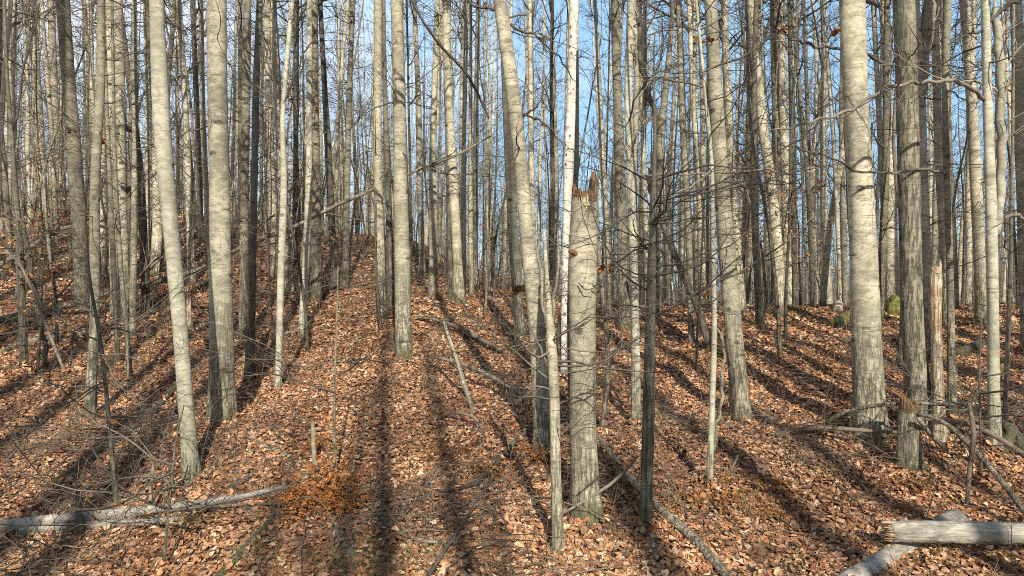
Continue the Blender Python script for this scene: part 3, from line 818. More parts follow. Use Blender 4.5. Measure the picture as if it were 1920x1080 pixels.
# ------------------------------------------------------------------ the broken snag
def broken_top(mb, ring_pts, heights, S):
    pass


def make_snag():
    d = hit(1100, 975)
    base = ray(1100, 975, d); base[2] = float(zt(base[0], d))
    pts = [(1100, 985, 60), (1100, 970, 58), (1097, 900, 53), (1093, 800, 51), (1093, 700, 50), (1092, 600, 50), (1092, 530, 52), (1092, 478, 53), (1094, 420, 50), (1096, 372, 48)]
    P = np.array([np.append(ray(a, b, d) - base, w / 2 / F * d) for a, b, w in pts])
    P[0, 2] = -0.2
    K, S = 60, 36
    L = smooth_line(P, K)
    root = empty('broken_snag', base)
    mb = MB()
    nz = trunk_noise(K, S, L[:, 2], L[:, 3], 0.30, 6, 0.03)
    mb.tubes(L[:, :3], L[:, 3], S, nz, cap=False)
    mb.build('trunk', M['snag'], root)
    # torn top: an outer and an inner sleeve that rise to splinters, tallest at the right
    top = L[-1, :3]; r = L[-1, 3]
    a = np.arange(64) / 64 * 2 * np.pi
    spike = np.exp(-((np.angle(np.exp(1j * (a - 0.15)))) / 0.62) ** 2)
    left = np.exp(-((np.angle(np.exp(1j * (a - 2.9)))) / 0.7) ** 2)
    h = 0.03 + 0.185 * sstep(0.95, 0.70, np.abs(np.angle(np.exp(1j * (a - 0.15))))) + 0.075 * left + 0.06 * rng.uniform(0, 1, 64)
    rows = []
    for k, (rf, hf) in enumerate(((1.0, -0.04), (0.985, 0.3), (0.95, 0.75), (0.9, 1.0), (0.72, 0.9), (0.62, 0.45), (0.45, 0.12), (0.0, 0.08))):
        rr = r * rf * (1 + 0.03 * rng.normal(0, 1, 64) * (k > 0))
        z = (h * hf if hf > 0 else np.full(64, hf)) + (0 if k < 2 else 0.012 * rng.normal(0, 1, 64))
        rows.append(np.stack([top[0] + rr * np.cos(a), top[1] + rr * np.sin(a), top[2] + z], 1))
    V = np.concatenate(rows)
    i = np.arange(len(V)).reshape(len(rows), 64)
    mb = MB()
    mb.raw(V, np.stack([i[:-1], np.roll(i[:-1], -1, 1), np.roll(i[1:], -1, 1), i[1:]], -1).reshape(-1, 4))
    # loose splinters
    n = 16
    th = rng.uniform(-0.8, 0.9, n)
    st = np.stack([top[0] + r * 0.85 * np.cos(th), top[1] + r * 0.85 * np.sin(th), np.full(n, top[2] + 0.02)], 1)
    Q = grow(st, np.stack([0.06 * np.cos(th), 0.06 * np.sin(th), np.ones(n)], 1), rng.uniform(0.06, 0.19, n), 4, 0.03, 0)
    mb.tubes(Q, rng.uniform(0.008, 0.016, n)[:, None] * np.array([1, 0.9, 0.6, 0.12])[None], 4)
    mb.build('torn_top', M['torn'], root, smooth=False)
    # resin streak below the break
    mb = MB()
    sx = np.array([(1100, 366), (1099, 380), (1096, 395), (1094, 408)])
    sp = []
    for q, (x, y) in enumerate(sx):
        p = ray(x, y, d) - base
        cx = np.interp(p[2], L[:, 2], L[:, 0]); rr = np.interp(p[2], L[:, 2], L[:, 3])
        th = -math.acos(np.clip((p[0] - cx) / rr, -1, 1))
        sp.append([cx + rr * 1.0 * math.cos(th), rr * 1.0 * math.sin(th), p[2]])
    mb.tubes(np.array(sp), np.array([0.009, 0.008, 0.006, 0.003]), 6)
    mb.build('resin_streak', M['sap'], root)
    # knot with a stub on the left
    p = ray(1072, 474, d) - base
    mb = MB()
    mb.tubes(np.array([[p[0] + 0.06, -0.08, p[2] - 0.03], [p[0] - 0.0, -0.12, p[2] + 0.0], [p[0] - 0.035, -0.15, p[2] + 0.01]]), np.array([0.04, 0.028, 0.018]), 10)
    mb.build('branch_stub', M['torn'], root)
    lump((p[0] + 0.05, -0.075, p[2] - 0.02), 0.07, M['burl'], root, 'knot', (0.9, 0.6, 0.7))
    for (x, y), (x2, y2), (x3, y3) in (((1085, 530), (1098, 545), (1120, 538)), ((1112, 537), (1130, 530), (1150, 512)), ((1085, 925), (1110, 905), (1128, 890))):
        mb = MB()
        q = np.array([ray(x, y, d - 0.17) - base, ray(x2, y2, d - 0.22) - base, ray(x3, y3, d - 0.26) - base])
        Ls = smooth_line(q, 10)
        rr = np.linspace(0.007, 0.003, 10)
        mb.tubes(Ls, rr, 5)
        ramify(mb, Ls[None], rr[None], 4, 0.5, 0.6, 5, 3)
        mb.build('dead_twig', M['twig_dark'], root)
    tag(root, 'broken-off pale aspen snag with splintered orange top in the centre', 'tree stump')
    LAND.append((1093, 'broken snag'))
    TREES.append((root, 1093, d, 52, base[0], base[1]))
    # withered leaves caught beside it
    return base, d


make_snag()


def make_broken_stump(label, name, px, py, ytop, wb, wt, mat, tip, slender=False):
    d = hit(px, py)
    base = ray(px, py, d); base[2] = float(zt(base[0], d))
    P = np.array([[0, 0, -0.15, wb / 2 / F * d], [0, 0, 0.02, wb / 2 / F * d], [(-4 / F * d), 0, (py - ytop) / F * d * 0.5, wt / 2 / F * d * 1.03], [(tip[0] - px) / F * d, 0, (py - ytop) / F * d, wt / 2 / F * d]])
    K, S = 30, 22
    L = smooth_line(P, K)
    root = empty(name, base)
    mb = MB()
    mb.tubes(L[:, :3], L[:, 3], S, trunk_noise(K, S, L[:, 2], L[:, 3], 0.4, 5, 0.11 if slender else 0.06), cap=False)
    mb.build('trunk', M[mat], root)
    top = L[-1, :3]; r = L[-1, 3]
    a = np.arange(40) / 40 * 2 * np.pi
    th0 = rng.uniform(0, 6.28)
    sp = np.exp(-((np.angle(np.exp(1j * (a - th0)))) / 0.8) ** 2)
    hh = (py - ytop) / F * d
    h = r * (0.3 + (1.5 if slender else 1.2) * sp ** 2 + 0.9 * rng.uniform(0, 1, 40))
    rows = []
    for rf, hf in ((1.0, -0.1), (0.95, 0.6), (0.82, 1.0), (0.55, 0.7), (0.3, 0.1), (0, 0.05)):
        rows.append(np.stack([top[0] + r * rf * np.cos(a), top[1] + r * rf * np.sin(a), top[2] + (h * hf if hf > 0 else np.full(40, -0.02))], 1))
    V = np.concatenate(rows); i = np.arange(len(V)).reshape(len(rows), 40)
    mb = MB()
    mb.raw(V, np.stack([i[:-1], np.roll(i[:-1], -1, 1), np.roll(i[1:], -1, 1), i[1:]], -1).reshape(-1, 4))
    mb.build('torn_top', M['torn' if not slender else 'rotten'], root, smooth=False)
    return root


tag(make_broken_stump('', 'broken_stump', 1707, 880, 768, 40, 33, 'rough', (1703, 768)), 'knee-high torn-off stump in front of the rough big trunk', 'tree stump')
tag(make_broken_stump('', 'rotten_snag', 1760, 826, 510, 28, 19, 'peel', (1755, 510), True), 'peeling orange rotten snag with pointed top beside the rough big trunk', 'tree stump')
tag(make_broken_stump('', 'rotten_stump', 151, 1004, 915, 17, 12, 'dark', (148, 915)), 'black rotten post-like stump behind the long log, bottom left', 'tree stump')
tag(make_broken_stump('', 'rotten_stump', 358, 622, 560, 10, 8, 'peel', (354, 560)), 'short pale orange stump between the lichened tree and thick left aspen', 'tree stump')
tag(make_broken_stump('', 'rotten_stump', 592, 905, 790, 9, 7, 'deadlog', (586, 790)), 'thin pale broken stub standing behind the orange ferns', 'tree stump')
tag(make_broken_stump('', 'rotten_stump', 286, 968, 872, 7, 6, 'deadlog', (288, 872)), 'thin grey broken stub standing behind the long log', 'tree stump')
tag(make_broken_stump('', 'rotten_stump', 1055, 1000 - 330, 600, 14, 12, 'grey', (1052, 600)), 'short grey stub between the leaning aspen and the snag', 'tree stump')

# ------------------------------------------------------------------ fallen wood
LOGS = []
FALLEN = 'fallen logs and branches'


def fallen(label, pts, mat='deadlog', name='fallen_branch', cat='branch', depths=None, lift=0.0, twigs=0, S=8, ends='taper', on_ground=True, tw_mat='stick', group=FALLEN):
    """pts: (px, py, width px). Each point is laid on the ground under that pixel unless depths are given."""
    W = []
    for k, (px, py, w) in enumerate(pts):
        d = min(depths[k], hit(px, py + w / 2) - 0.02) if depths is not None else hit(px, py + w / 2)
        p = ray(px, py, d)
        if depths is None:
            p[2] = float(zt(p[0], d)) + w / 2 / F * d * 0.75 + lift
        W.append(np.append(p, w / 2 / F * d))
    W = np.array(W)
    base = W[0, :3].copy()
    W[:, :3] -= base
    n = max(20, len(pts) * 8)
    L = smooth_line(W, n)
    mb = MB()
    a = np.arange(S) / S * 2 * np.pi
    rn = 1 + 0.07 * np.sin(2 * a[None] + rng.uniform(0, 6) + L[:, :1] * 3) + rng.normal(0, 0.03 if S < 16 else 0.05, (n, S))
    mb.tubes(L[:, :3], L[:, 3], S, rn[None])
    if twigs:
        root = empty(name, base)
        mb.build('stem', M[mat], root)
        mb = MB()
        Q, R = ramify(mb, L[None, :, :3], L[None, :, 3], twigs, 0.22, 0.4, 6, 4, 0.9, 0.2, 0.02, 0.1)
        ramify(mb, Q, R, 4, 0.5, 0.6, 5, 3, 0.9, 0.22, 0.0)
        mb.build('twig_sprays', M[tw_mat], root)
    else:
        root = mb.build(name, M[mat], loc=tuple(base))
    LOGS.append((L[:, :3] + base, L[:, 3], (depths is None and mat != 'log_along') or mat == 'old_log'))
    tag(root, label, cat, group)
    return root, base, L


fallen('long grey crooked log lying across the bottom left corner', [(-40, 1000, 26), (0, 996, 25), (60, 985, 23), (130, 980, 20), (230, 968, 18), (330, 955, 16), (420, 945, 15), (500, 930, 14), (550, 915, 12), (580, 900, 8)], 'old_log', lift=0.04, name='fallen_log', cat='log', S=14, twigs=6)
fallen('short thick limb lying under the long log at bottom left', [(40, 1000, 16), (120, 992, 15), (200, 985, 14), (280, 982, 13), (335, 975, 9)], 'old_log', lift=0.02, name='fallen_log', cat='log', S=10)
fallen('mossy dark pole lying on the ground left of the lichened tree', [(60, 925, 8), (104, 902, 11), (160, 868, 12), (207, 835, 12), (245, 805, 12), (281, 780, 13), (330, 724, 12)], 'dark', twigs=8)
fallen('dark rotten pole slanting out of the bottom edge left of the ferns', [(400, 1095, 17), (440, 1050, 15), (470, 1015, 14), (500, 985, 13), (520, 955, 11)], 'dark', S=10)
fallen('short grey piece of wood lying below the orange ferns', [(624, 985, 10), (640, 1010, 13), (655, 1030, 14), (664, 1048, 12)], name='fallen_log', cat='log', S=10)
fallen('long vine-like stick trailing from the long log to the right', [(330, 968, 5), (400, 962, 6), (480, 955, 5), (560, 958, 4), (640, 962, 4), (700, 955, 3), (790, 940, 3)], 'stick', lift=0.06)
fallen('long pale fallen trunk leaning up from the left hillside across to the ridge', [(-40, 612, 15.8), (0, 600, 15.1), (60, 585, 13.7), (110, 575, 12.2), (160, 566, 11.5), (205, 550, 11.5), (260, 538, 10.1), (310, 522, 9.4), (345, 516, 9.4), (396, 497, 8.6), (440, 470, 7.9), (481, 450, 7.9), (533, 433, 7.9), (578, 413, 7.2), (630, 385, 6.5), (690, 360, 5.8), (735, 340, 5.8), (800, 312, 5.0), (860, 290, 4.3), (920, 255, 2.9)],
       'grey', name='fallen_log', cat='log', S=12, twigs=18, depths=[14.2, 14.4, 14.6, 14.7, 14.8, 14.9, 14.9, 15, 15, 15, 15, 15.1, 15.2, 15.3, 15.3, 15.4, 15.4, 15.5, 15.6, 15.7])
fallen('second limb lying under the pale fallen trunk on the left hillside', [(0, 660, 11), (50, 640, 13), (110, 632, 13), (180, 622, 10)], name='fallen_log', cat='log', S=9)
fallen('forked dead limb resting on the hill at the upper left edge', [(-20, 508, 9), (48, 469, 9), (111, 430, 8), (163, 419, 6), (200, 412, 4)], depths=[17.0, 17.6, 18, 18, 17.8], twigs=8)
fallen('dead trunk lying in the gully behind the clump of stems', [(150, 660, 7), (200, 640, 8), (260, 600, 9), (330, 560, 9), (400, 520, 8)], 'dark', twigs=12)
fallen('arched grey branch lying over the leaf mound', [(780, 604, 4), (800, 604, 6), (830, 612, 8), (865, 625, 9), (900, 645, 9), (940, 667, 8)], 'stick', lift=0.1, twigs=8)
fallen('long pale branch running down to the birch sapling', [(805, 668, 4), (830, 673, 6), (870, 684, 7), (910, 700, 8), (945, 719, 8), (980, 738, 9), (1010, 752, 9), (1032, 764, 9)], 'deadlog', depths=[11.6, 11.3, 10.8, 10.2, 9.7, 9.2, 8.7, 8.3], twigs=14)
fallen('white broken birch stick standing askew on the leaf mound', [(888, 775, 9), (872, 725, 9), (861, 688, 7), (846, 645, 7), (832, 603, 5)], 'lichen', depths=[9.9, 10.0, 10.1, 10.2, 10.3], twigs=5)
fallen('dark rotten branch on the leaves below the leaning aspen', [(1012, 798, 8), (985, 818, 9), (961, 839, 9), (940, 865, 9), (917, 895, 9), (887, 917, 8), (840, 930, 6), (795, 940, 4)], 'twig_dark', lift=0.05, twigs=12)
fallen('hooped thin branch arching over the orange leaf patch', [(818, 790, 4), (835, 778, 5), (860, 773, 6), (890, 782, 6), (905, 805, 6), (908, 835, 5)], 'stick', depths=[9.3, 9.2, 9.1, 9.0, 8.9, 8.8], twigs=5)
fallen('crooked stick lying on the leaves at the bottom middle', [(665, 930, 4), (700, 955, 5), (720, 985, 7), (745, 1005, 8), (790, 1022, 8), (832, 1024, 6)], 'deadlog', lift=0.04, twigs=5)
fallen('heap of thin dark stalks leaning out of the bottom middle', [(800, 1085, 9), (835, 1030, 8), (870, 980, 7), (900, 930, 5), (930, 890, 3)], 'twig_dark', depths=[5.7, 6.0, 6.4, 6.9, 7.3], twigs=14)
fallen('long bare pole slanting down from the snag to the bottom edge', [(1120, 818, 9.2), (1150, 858, 11.8), (1180, 896, 14.3), (1215, 932, 15.1), (1245, 960, 15.1), (1280, 990, 16.0), (1310, 1020, 16.8), (1345, 1058, 16.8), (1385, 1105, 16.8)], 'deadlog', name='fallen_pole', cat='log', S=14, depths=[8.9, 8.4, 7.9, 7.4, 7.05, 6.7, 6.4, 6.1, 5.7])
fallen('thin pale stick propped in front of the foot of the snag', [(1020, 980, 5), (1060, 960, 5), (1100, 937, 6), (1145, 908, 6), (1175, 880, 5), (1196, 855, 4)], 'twig_pale', depths=[6.5, 6.5, 6.55, 6.6, 6.7, 6.8])
fallen('pale thick broken log with splintered end in the bottom right corner', [(1668, 996, 38), (1720, 997, 39), (1800, 998, 38), (1880, 999, 37), (1990, 1002, 37)], 'log_along', name='broken_log', cat='log', S=24, depths=[6.0, 6.0, 6.0, 6.0, 6.0])
fallen('old weathered log half buried under the broken log, bottom right', [(1560, 1100, 46), (1610, 1060, 42), (1660, 1030, 38), (1700, 1010, 40), (1750, 985, 42), (1795, 958, 38)], 'old_log', name='fallen_log', cat='log', S=18, lift=-0.07)
fallen('long crooked branch lying at the foot of the thickest aspen', [(1440, 815, 6), (1489, 808, 9), (1541, 801, 9), (1607, 806, 8), (1681, 811, 6)], 'stick', depths=[9.2, 8.9, 8.5, 8.3, 8.2], twigs=8)
fallen('arched mossy branch bridging in front of the thickest aspen and stump', [(1546, 798, 9), (1560, 785, 10), (1578, 775, 9), (1622, 763, 8), (1667, 757, 8), (1733, 756, 7), (1793, 760, 6), (1819, 768, 5)], 'grey', depths=[8.5, 8.4, 8.3, 8.1, 7.9, 7.9, 8.0, 8.1], twigs=8)
fallen('upper dead branch sloping from the stump to the right edge', [(1733, 786, 7), (1770, 786, 8), (1800, 791, 9), (1830, 800, 10), (1859, 814, 10), (1890, 832, 10), (1935, 862, 11)], 'stick', depths=[8.0, 7.9, 7.8, 7.7, 7.6, 7.5, 7.3], twigs=8)
fallen('lower dead branch sloping from the stump to the right edge', [(1722, 776, 7), (1750, 782, 8), (1780, 798, 8), (1807, 824, 9), (1844, 861, 9), (1889, 917, 10), (1935, 975, 11)], 'deadlog', depths=[7.7, 7.6, 7.5, 7.3, 7.0, 6.7, 6.4], twigs=8)
fallen('grey upright forked dead branch standing right of the stump', [(1813, 945, 7), (1816, 905, 8), (1820, 865, 9), (1826, 815, 9), (1822, 785, 8), (1817, 755, 6)], 'stick', depths=[7.0, 7.0, 7.0, 7.0, 7.05, 7.1], twigs=6)
fallen('split pale plank-like limb leaning against the broken stump', [(1775, 842, 9), (1755, 825, 10), (1735, 803, 10), (1722, 785, 8)], 'deadlog', depths=[7.9, 7.8, 7.7, 7.6])
fallen('dark mossy log lying on the slope behind the slim dark-topped tree', [(1793, 662, 18), (1815, 653, 18), (1840, 643, 17)], 'dark', name='fallen_log', cat='log', S=12)
fallen('green moss-covered log on the crest left of the thickest aspen', [(1563, 606, 16), (1578, 598, 20), (1595, 588, 20), (1620, 572, 18)], 'moss', name='mossy_log', cat='log', S=12)
fallen('pale freshly cut log end on the crest left of the thickest aspen', [(1571, 580, 15), (1572, 568, 17), (1575, 560, 12)], 'cutwood', name='cut_log', cat='log', S=12)
fallen('thin grey pole lying across the right slope below the looped sapling', [(1290, 830, 4), (1330, 880 - 60, 4), (1400, 855, 5), (1460, 905, 4)], 'stick', lift=0.04, twigs=6)
fallen('thin pale bent stick on the right slope beside the looped sapling', [(1345, 930, 4), (1352, 900, 5), (1372, 880, 5), (1385, 852, 4)], 'twig_pale', depths=[7.4, 7.5, 7.6, 7.7])
fallen('long thin branch lying diagonally on the lower right leaf slope', [(1440, 840, 4), (1500, 870, 4), (1560, 905, 4), (1620, 960, 5), (1665, 1010, 4)], 'twig_dark', lift=0.03, twigs=16)
fallen('dark drooping limb hanging across the upper middle of the wood', [(765, -10, 5), (798, 48, 5), (828, 89, 5), (872, 133, 5), (895, 174, 5), (917, 222, 4)], 'twig_dark', name='hanging_limb', depths=[9.5, 9.6, 9.8, 10, 10.1, 10.2], twigs=12, tw_mat='twig_dark')
fallen('short pale stick on the leaves left of the thick left aspen', [(460, 820, 4), (490, 835, 6), (520, 850, 6), (560, 865, 4)], 'deadlog', lift=0.02, twigs=3)

# the broken log's torn end: splinters, a part of the log
for o in list(COL.objects):
    if o.name == 'broken_log':
        mb = MB()
        r = 38 / 2 / F * 6.0
        n = 80
        th = rng.uniform(0, 6.28, n); rr = r * np.sqrt(rng.uniform(0.1, 0.95, n))
        st = np.stack([np.full(n, 0.03), rr * np.cos(th), rr * np.sin(th)], 1)
        Q = grow(st, np.tile([-1.0, 0, 0.02], (n, 1)), rng.uniform(0.02, 0.11, n), 4, 0.07, 0)
        mb.tubes(Q, rng.uniform(0.005, 0.012, n)[:, None] * np.array([1, 0.9, 0.6, 0.15])[None], 4)
        mb.build('splintered_end', M['rotten'], o, smooth=False)

# dark twisted stump at the right edge
dS = hit(1900, 850)
pS = ray(1900, 845, dS); pS[2] = float(zt(pS[0], dS))
st_root = empty('twisted_stump', pS)
lump((0, 0, 0.10), 0.2, M['dark'], st_root, 'stump_body', (1.1, 0.9, 1.0), 0.35, 18)
mb = MB()
for k in range(6):
    a = k * 1.05 + 0.3
    q = np.array([[0.05 * math.cos(a), 0.05 * math.sin(a), 0.2], [0.2 * math.cos(a), 0.2 * math.sin(a), 0.12], [0.34 * math.cos(a + 0.3), 0.34 * math.sin(a + 0.3), -0.04]])
    Ls = smooth_line(q, 10)
    mb.tubes(Ls, np.linspace(0.07, 0.03, 10), 8)
mb.build('root', M['dark'], st_root)
tag(st_root, 'dark twisted old stump at the right edge beside the forked right tree', 'tree stump')

# mossy hummock at the foot of the trunk behind the thickest aspen
dS = hit(1680, 590)
pS = ray(1684, 580, dS); pS[2] = float(zt(pS[0], dS))
tag(lump(pS + np.array([0, 0.0, 0.1]), 0.32, M['moss'], None, 'mossy_stump', (1.0, 0.8, 1.1), 0.2, 16), 'round moss-covered stump between thickest aspen and rough big trunk', 'tree stump')

# ------------------------------------------------------------------ leaves
LEAF_V = np.array([[0, 0, 0], [-0.24, 0.22, 0], [-0.34, 0.48, 0], [-0.2, 0.78, 0], [0, 1.0, 0], [0.2, 0.78, 0], [0.34, 0.48, 0], [0.24, 0.22, 0], [0, 0.48, 0]], float)
LEAF_F = np.array([[0, 8, 2, 1], [8, 4, 3, 2], [0, 7, 6, 8], [8, 6, 5, 4]])
PAL = np.array([[0.33, 0.15, 0.065], [0.40, 0.20, 0.09], [0.26, 0.105, 0.045], [0.46, 0.28, 0.15], [0.17, 0.075, 0.038], [0.54, 0.37, 0.22], [0.37, 0.16, 0.05], [0.12, 0.06, 0.036], [0.42, 0.24, 0.13]])
PAL = PAL * np.array([1.20, 1.27, 1.38])
PALW = np.array([0.17, 0.18, 0.12, 0.14, 0.12, 0.08, 0.04, 0.07, 0.08])


def leaves(mb, pos, nor, size, tilt, pal=PAL, w=PALW, curl=0.5, patches=False):
    n = len(pos)
    yaw = rng.uniform(0, 2 * np.pi, n)
    e = nrm(np.stack([np.cos(yaw), np.sin(yaw), np.zeros(n)], 1))
    up = nrm(nor + rng.normal(0, 1, (n, 3)) * np.asarray(tilt)[:, None] if np.ndim(tilt) else nor + rng.normal(0, tilt, (n, 3)))
    fy = nrm(e - (e * up).sum(1, keepdims=True) * up)
    fx = np.cross(fy, up)
    c1 = rng.normal(0, curl, n)[:, None]; c2 = rng.normal(0.15, curl, n)[:, None]; c3 = rng.normal(0, curl, n)[:, None]
    sx = rng.uniform(0.75, 1.25, n)[:, None]
    lv = LEAF_V[None] * np.ones((n, 1, 1))
    x = lv[..., 0] * sx; y = lv[..., 1] - 0.45
    z = c1 * y * y * 0.9 + c2 * x * x * 2.0 + c3 * x * y * 1.3 + 0.25 * np.abs(x) * np.sign(c2)
    z = z - z.min(1, keepdims=True) * 0.6
    s = np.asarray(size)[:, None]
    V = pos[:, None] + (x * s)[..., None] * fx[:, None] + (y * s)[..., None] * fy[:, None] + (z * s)[..., None] * up[:, None]
    Fq = (LEAF_F[None] + (np.arange(n) * 9)[:, None, None]).reshape(-1, 4)
    col = pal[rng.choice(len(pal), n, p=w)] * rng.uniform(0.72, 1.3, (n, 1))
    if patches:      # damp, matted and paler patches of litter
        X_, Y_ = pos[:, 0], pos[:, 1]
        q = (np.sin(1.1 * X_ + 2.1 * np.sin(0.7 * Y_ + 0.4)) + np.sin(1.7 * Y_ + 1.6 * np.sin(0.9 * X_)) + 0.8 * np.sin(3.1 * X_ - 2.3 * Y_ + 1.0) + 0.7 * np.sin(4.3 * X_ + 3.7 * Y_)) / 3.5
        k = sstep(-0.15, 0.65, q + rng.normal(0, 0.22, n))[:, None]
        col = col * (1 - k * np.array([0.42, 0.48, 0.48])) * (1 + 0.18 * sstep(0.1, -0.6, q)[:, None])
    mb.raw(V, Fq, np.repeat(col, 9, axis=0))


def ground_normal(x, y):
    e = 0.03
    gxn = (zt(x + e, y) - zt(x - e, y)) / (2 * e); gyn = (zt(x, y + e) - zt(x, y - e)) / (2 * e)
    return nrm(np.stack([-gxn, -gyn, np.ones_like(gxn)], 1))


lm = MB()
for lo, hi, dens, smin, smax in ((4.6, 8.5, 820, 0.045, 0.095), (8.5, 13.0, 600, 0.05, 0.10), (13.0, 20.0, 260, 0.075, 0.13), (20.0, 34.0, 70, 0.10, 0.17)):
    n = int(0.5 * 1.62 * (hi * hi - lo * lo) * dens)
    d = np.sqrt(rng.uniform(lo * lo, hi * hi, n))
    x = rng.uniform(-0.81, 0.81, n) * d
    z = zt(x, d) + rng.uniform(0.0, 0.035, n)
    leaves(lm, np.stack([x, d, z], 1), ground_normal(x, d), rng.uniform(smin, smax, n), rng.choice([0.10, 0.24, 0.55], n, p=[0.55, 0.33, 0.12]), patches=True)
for P_, R_, low in LOGS:
    if not low: continue
    ln = np.linalg.norm(P_[-1] - P_[0]); m = int(ln * 8)
    i = rng.integers(1, len(P_) - 1, m)
    side = rng.normal(0, 0.9, m)
    ax_ = nrm(P_[i + 1] - P_[i - 1]); sd = nrm(np.cross(ax_, np.array([0, 0, 1.0])))
    hgt = np.where(np.abs(side) < 0.7, R_[i] * 0.95, R_[i] * rng.uniform(-0.4, 0.6, m))
    pos = P_[i] + sd * (side * (R_[i] + 0.02))[:, None] + np.array([0, 0, 1.0]) * hgt[:, None]
    leaves(lm, pos, np.tile([0, 0, 1.0], (m, 1)) + sd * (side * 0.5)[:, None], rng.uniform(0.05, 0.09, m), 0.35)
for t in TREES:
    if t[2] > 16: continue
    r_ = t[3] / 2 / F * t[2]; m = int(70 + 420 * r_)
    a = rng.uniform(0, 2 * np.pi, m); q = rng.exponential(0.09, m)
    x = t[4] + np.cos(a) * (r_ * 1.35 + q); y = t[5] + np.sin(a) * (r_ * 1.35 + q)
    z = zt(x, y) + np.maximum(0.13 - q * 0.7, 0.02) * rng.uniform(0.2, 1.0, m)
    leaves(lm, np.stack([x, y, z], 1), nrm(np.stack([np.cos(a) * 0.6, np.sin(a) * 0.6, np.ones(m)], 1)), rng.uniform(0.05, 0.09, m), 0.4)
# crumbled scraps between the whole leaves
n = 60000
d = np.sqrt(rng.uniform(4.8 ** 2, 13.0 ** 2, n)); x = rng.uniform(-0.81, 0.81, n) * d
leaves(lm, np.stack([x, d, zt(x, d) + rng.uniform(0.01, 0.045, n)], 1), ground_normal(x, d), rng.uniform(0.015, 0.045, n), 0.5, patches=True)
tag(lm.build('fallen_leaves', M['leaf'], smooth=False), 'brown fallen leaves covering the forest floor', 'leaf litter', kind='stuff')


# ------------------------------------------------------------------ twigs and whips on the floor
def floor_lines(n, cx, cy, sx, sy, lmin, lmax, rmin, rmax, lift, K=7, ang=None):
    x = rng.normal(cx, sx, n) if sx else cx; y = rng.normal(cy, sy, n)
    a = rng.uniform(0, 2 * np.pi, n) if ang is None else rng.normal(ang, 0.5, n)
    L = rng.uniform(lmin, lmax, n)
    P = grow(np.stack([x, y, np.zeros(n)], 1), np.stack([np.cos(a), np.sin(a), np.zeros(n)], 1), L, K, 0.16, 0)
    t = np.linspace(0, 1, K)[None]
    arch = rng.uniform(0, lift, n)[:, None] * np.sin(np.pi * t) + rng.uniform(-0.2, 0.6, n)[:, None] * lift * t
    P[..., 2] = zt(P[..., 0], P[..., 1]) + 0.03 + np.maximum(arch, -0.02)
    R = rng.uniform(rmin, rmax, n)[:, None] * np.linspace(1, 0.45, K)[None]
    return P, R


tw = MB()
n = 1500
d = np.sqrt(rng.uniform(5.0 ** 2, 20.0 ** 2, n)); x = rng.uniform(-0.8, 0.8, n) * d
P, R = floor_lines(n, 0, 0, 1, 1, 0.25, 1.3, 0.002, 0.006, 0.08)
off = np.stack([x, d], 1) - P[:, 0, :2]
P[..., 0] += off[:, None, 0]; P[..., 1] += off[:, None, 1]
P[..., 2] = zt(P[..., 0], P[..., 1]) + 0.03 + rng.uniform(0, 0.09, n)[:, None] * np.sin(np.pi * np.linspace(0, 1, 7))[None]
tw.tubes(P, R, 4, cap=False)
ramify(tw, P, R, 2, 0.4, 0.7, 5, 3, 0.8, 0.2, 0.03)
n = 9000
d = np.sqrt(rng.uniform(4.9 ** 2, 14.0 ** 2, n)); x = rng.uniform(-0.81, 0.81, n) * d
a = rng.uniform(0, 6.28, n)
Ps = grow(np.stack([x, d, zt(x, d) + rng.uniform(0.02, 0.05, n)], 1), np.stack([np.cos(a), np.sin(a), rng.uniform(-0.1, 0.5, n)], 1), rng.uniform(0.06, 0.3, n), 4, 0.2, -0.05)
tw.tubes(Ps, rng.uniform(0.001, 0.0025, n)[:, None] * np.linspace(1, 0.5, 4)[None], 3, cap=False)
# brush heaps: bottom left corner, left edge, right of the snag foot, right gully
for px, py, m, s in ((130, 1040, 55, 0.5), (60, 860, 80, 0.6), (240, 880, 50, 0.5), (1180, 930, 45, 0.3), (1560, 850, 60, 0.6), (330, 640, 70, 0.9), (820, 1000, 60, 0.4), (480, 640, 60, 0.8), (1860, 790, 70, 0.5), (960, 620, 50, 0.9), (1240, 790, 40, 0.4), (700, 960, 40, 0.5)):
    dd = hit(px, py)
    Pb, Rb = floor_lines(m, (px - CX) / F * dd, dd, s, s, 0.4, 1.7, 0.0025, 0.007, 0.28)
    tw.tubes(Pb, Rb, 4, cap=False)
    ramify(tw, Pb, Rb, 3, 0.4, 0.7, 5, 3, 0.8, 0.2, 0.05)
tag(tw.build('fallen_twigs', M['stick']), 'thin grey twigs and brush strewn over the leaves', 'twigs', kind='stuff')

ug = MB()
n = 820
d = np.sqrt(rng.uniform(5.6 ** 2, 22.0 ** 2, n)); x = rng.uniform(-0.8, 0.8, n) * d
L = rng.uniform(0.3, 1.6, n) * (0.6 + 0.06 * d)
P = grow(np.stack([x, d, zt(x, d) - 0.03], 1), np.stack([rng.normal(0, 0.3, n), rng.normal(0, 0.3, n), np.ones(n)], 1), L, 7, 0.12, 0.05)
R = rng.uniform(0.0025, 0.006, n)[:, None] * np.linspace(1, 0.3, 7)[None]
ug.tubes(P, R, 4, cap=False)
Q, RQ = ramify(ug, P, R, 4, 0.4, 0.7, 5, 3, 0.8, 0.2, 0.06, 0.25)
ramify(ug, Q, RQ, 2, 0.5, 0.8, 4, 3)
tag(ug.build('undergrowth', M['stick']), 'thin bare stems and whips of undergrowth', 'undergrowth', kind='stuff')

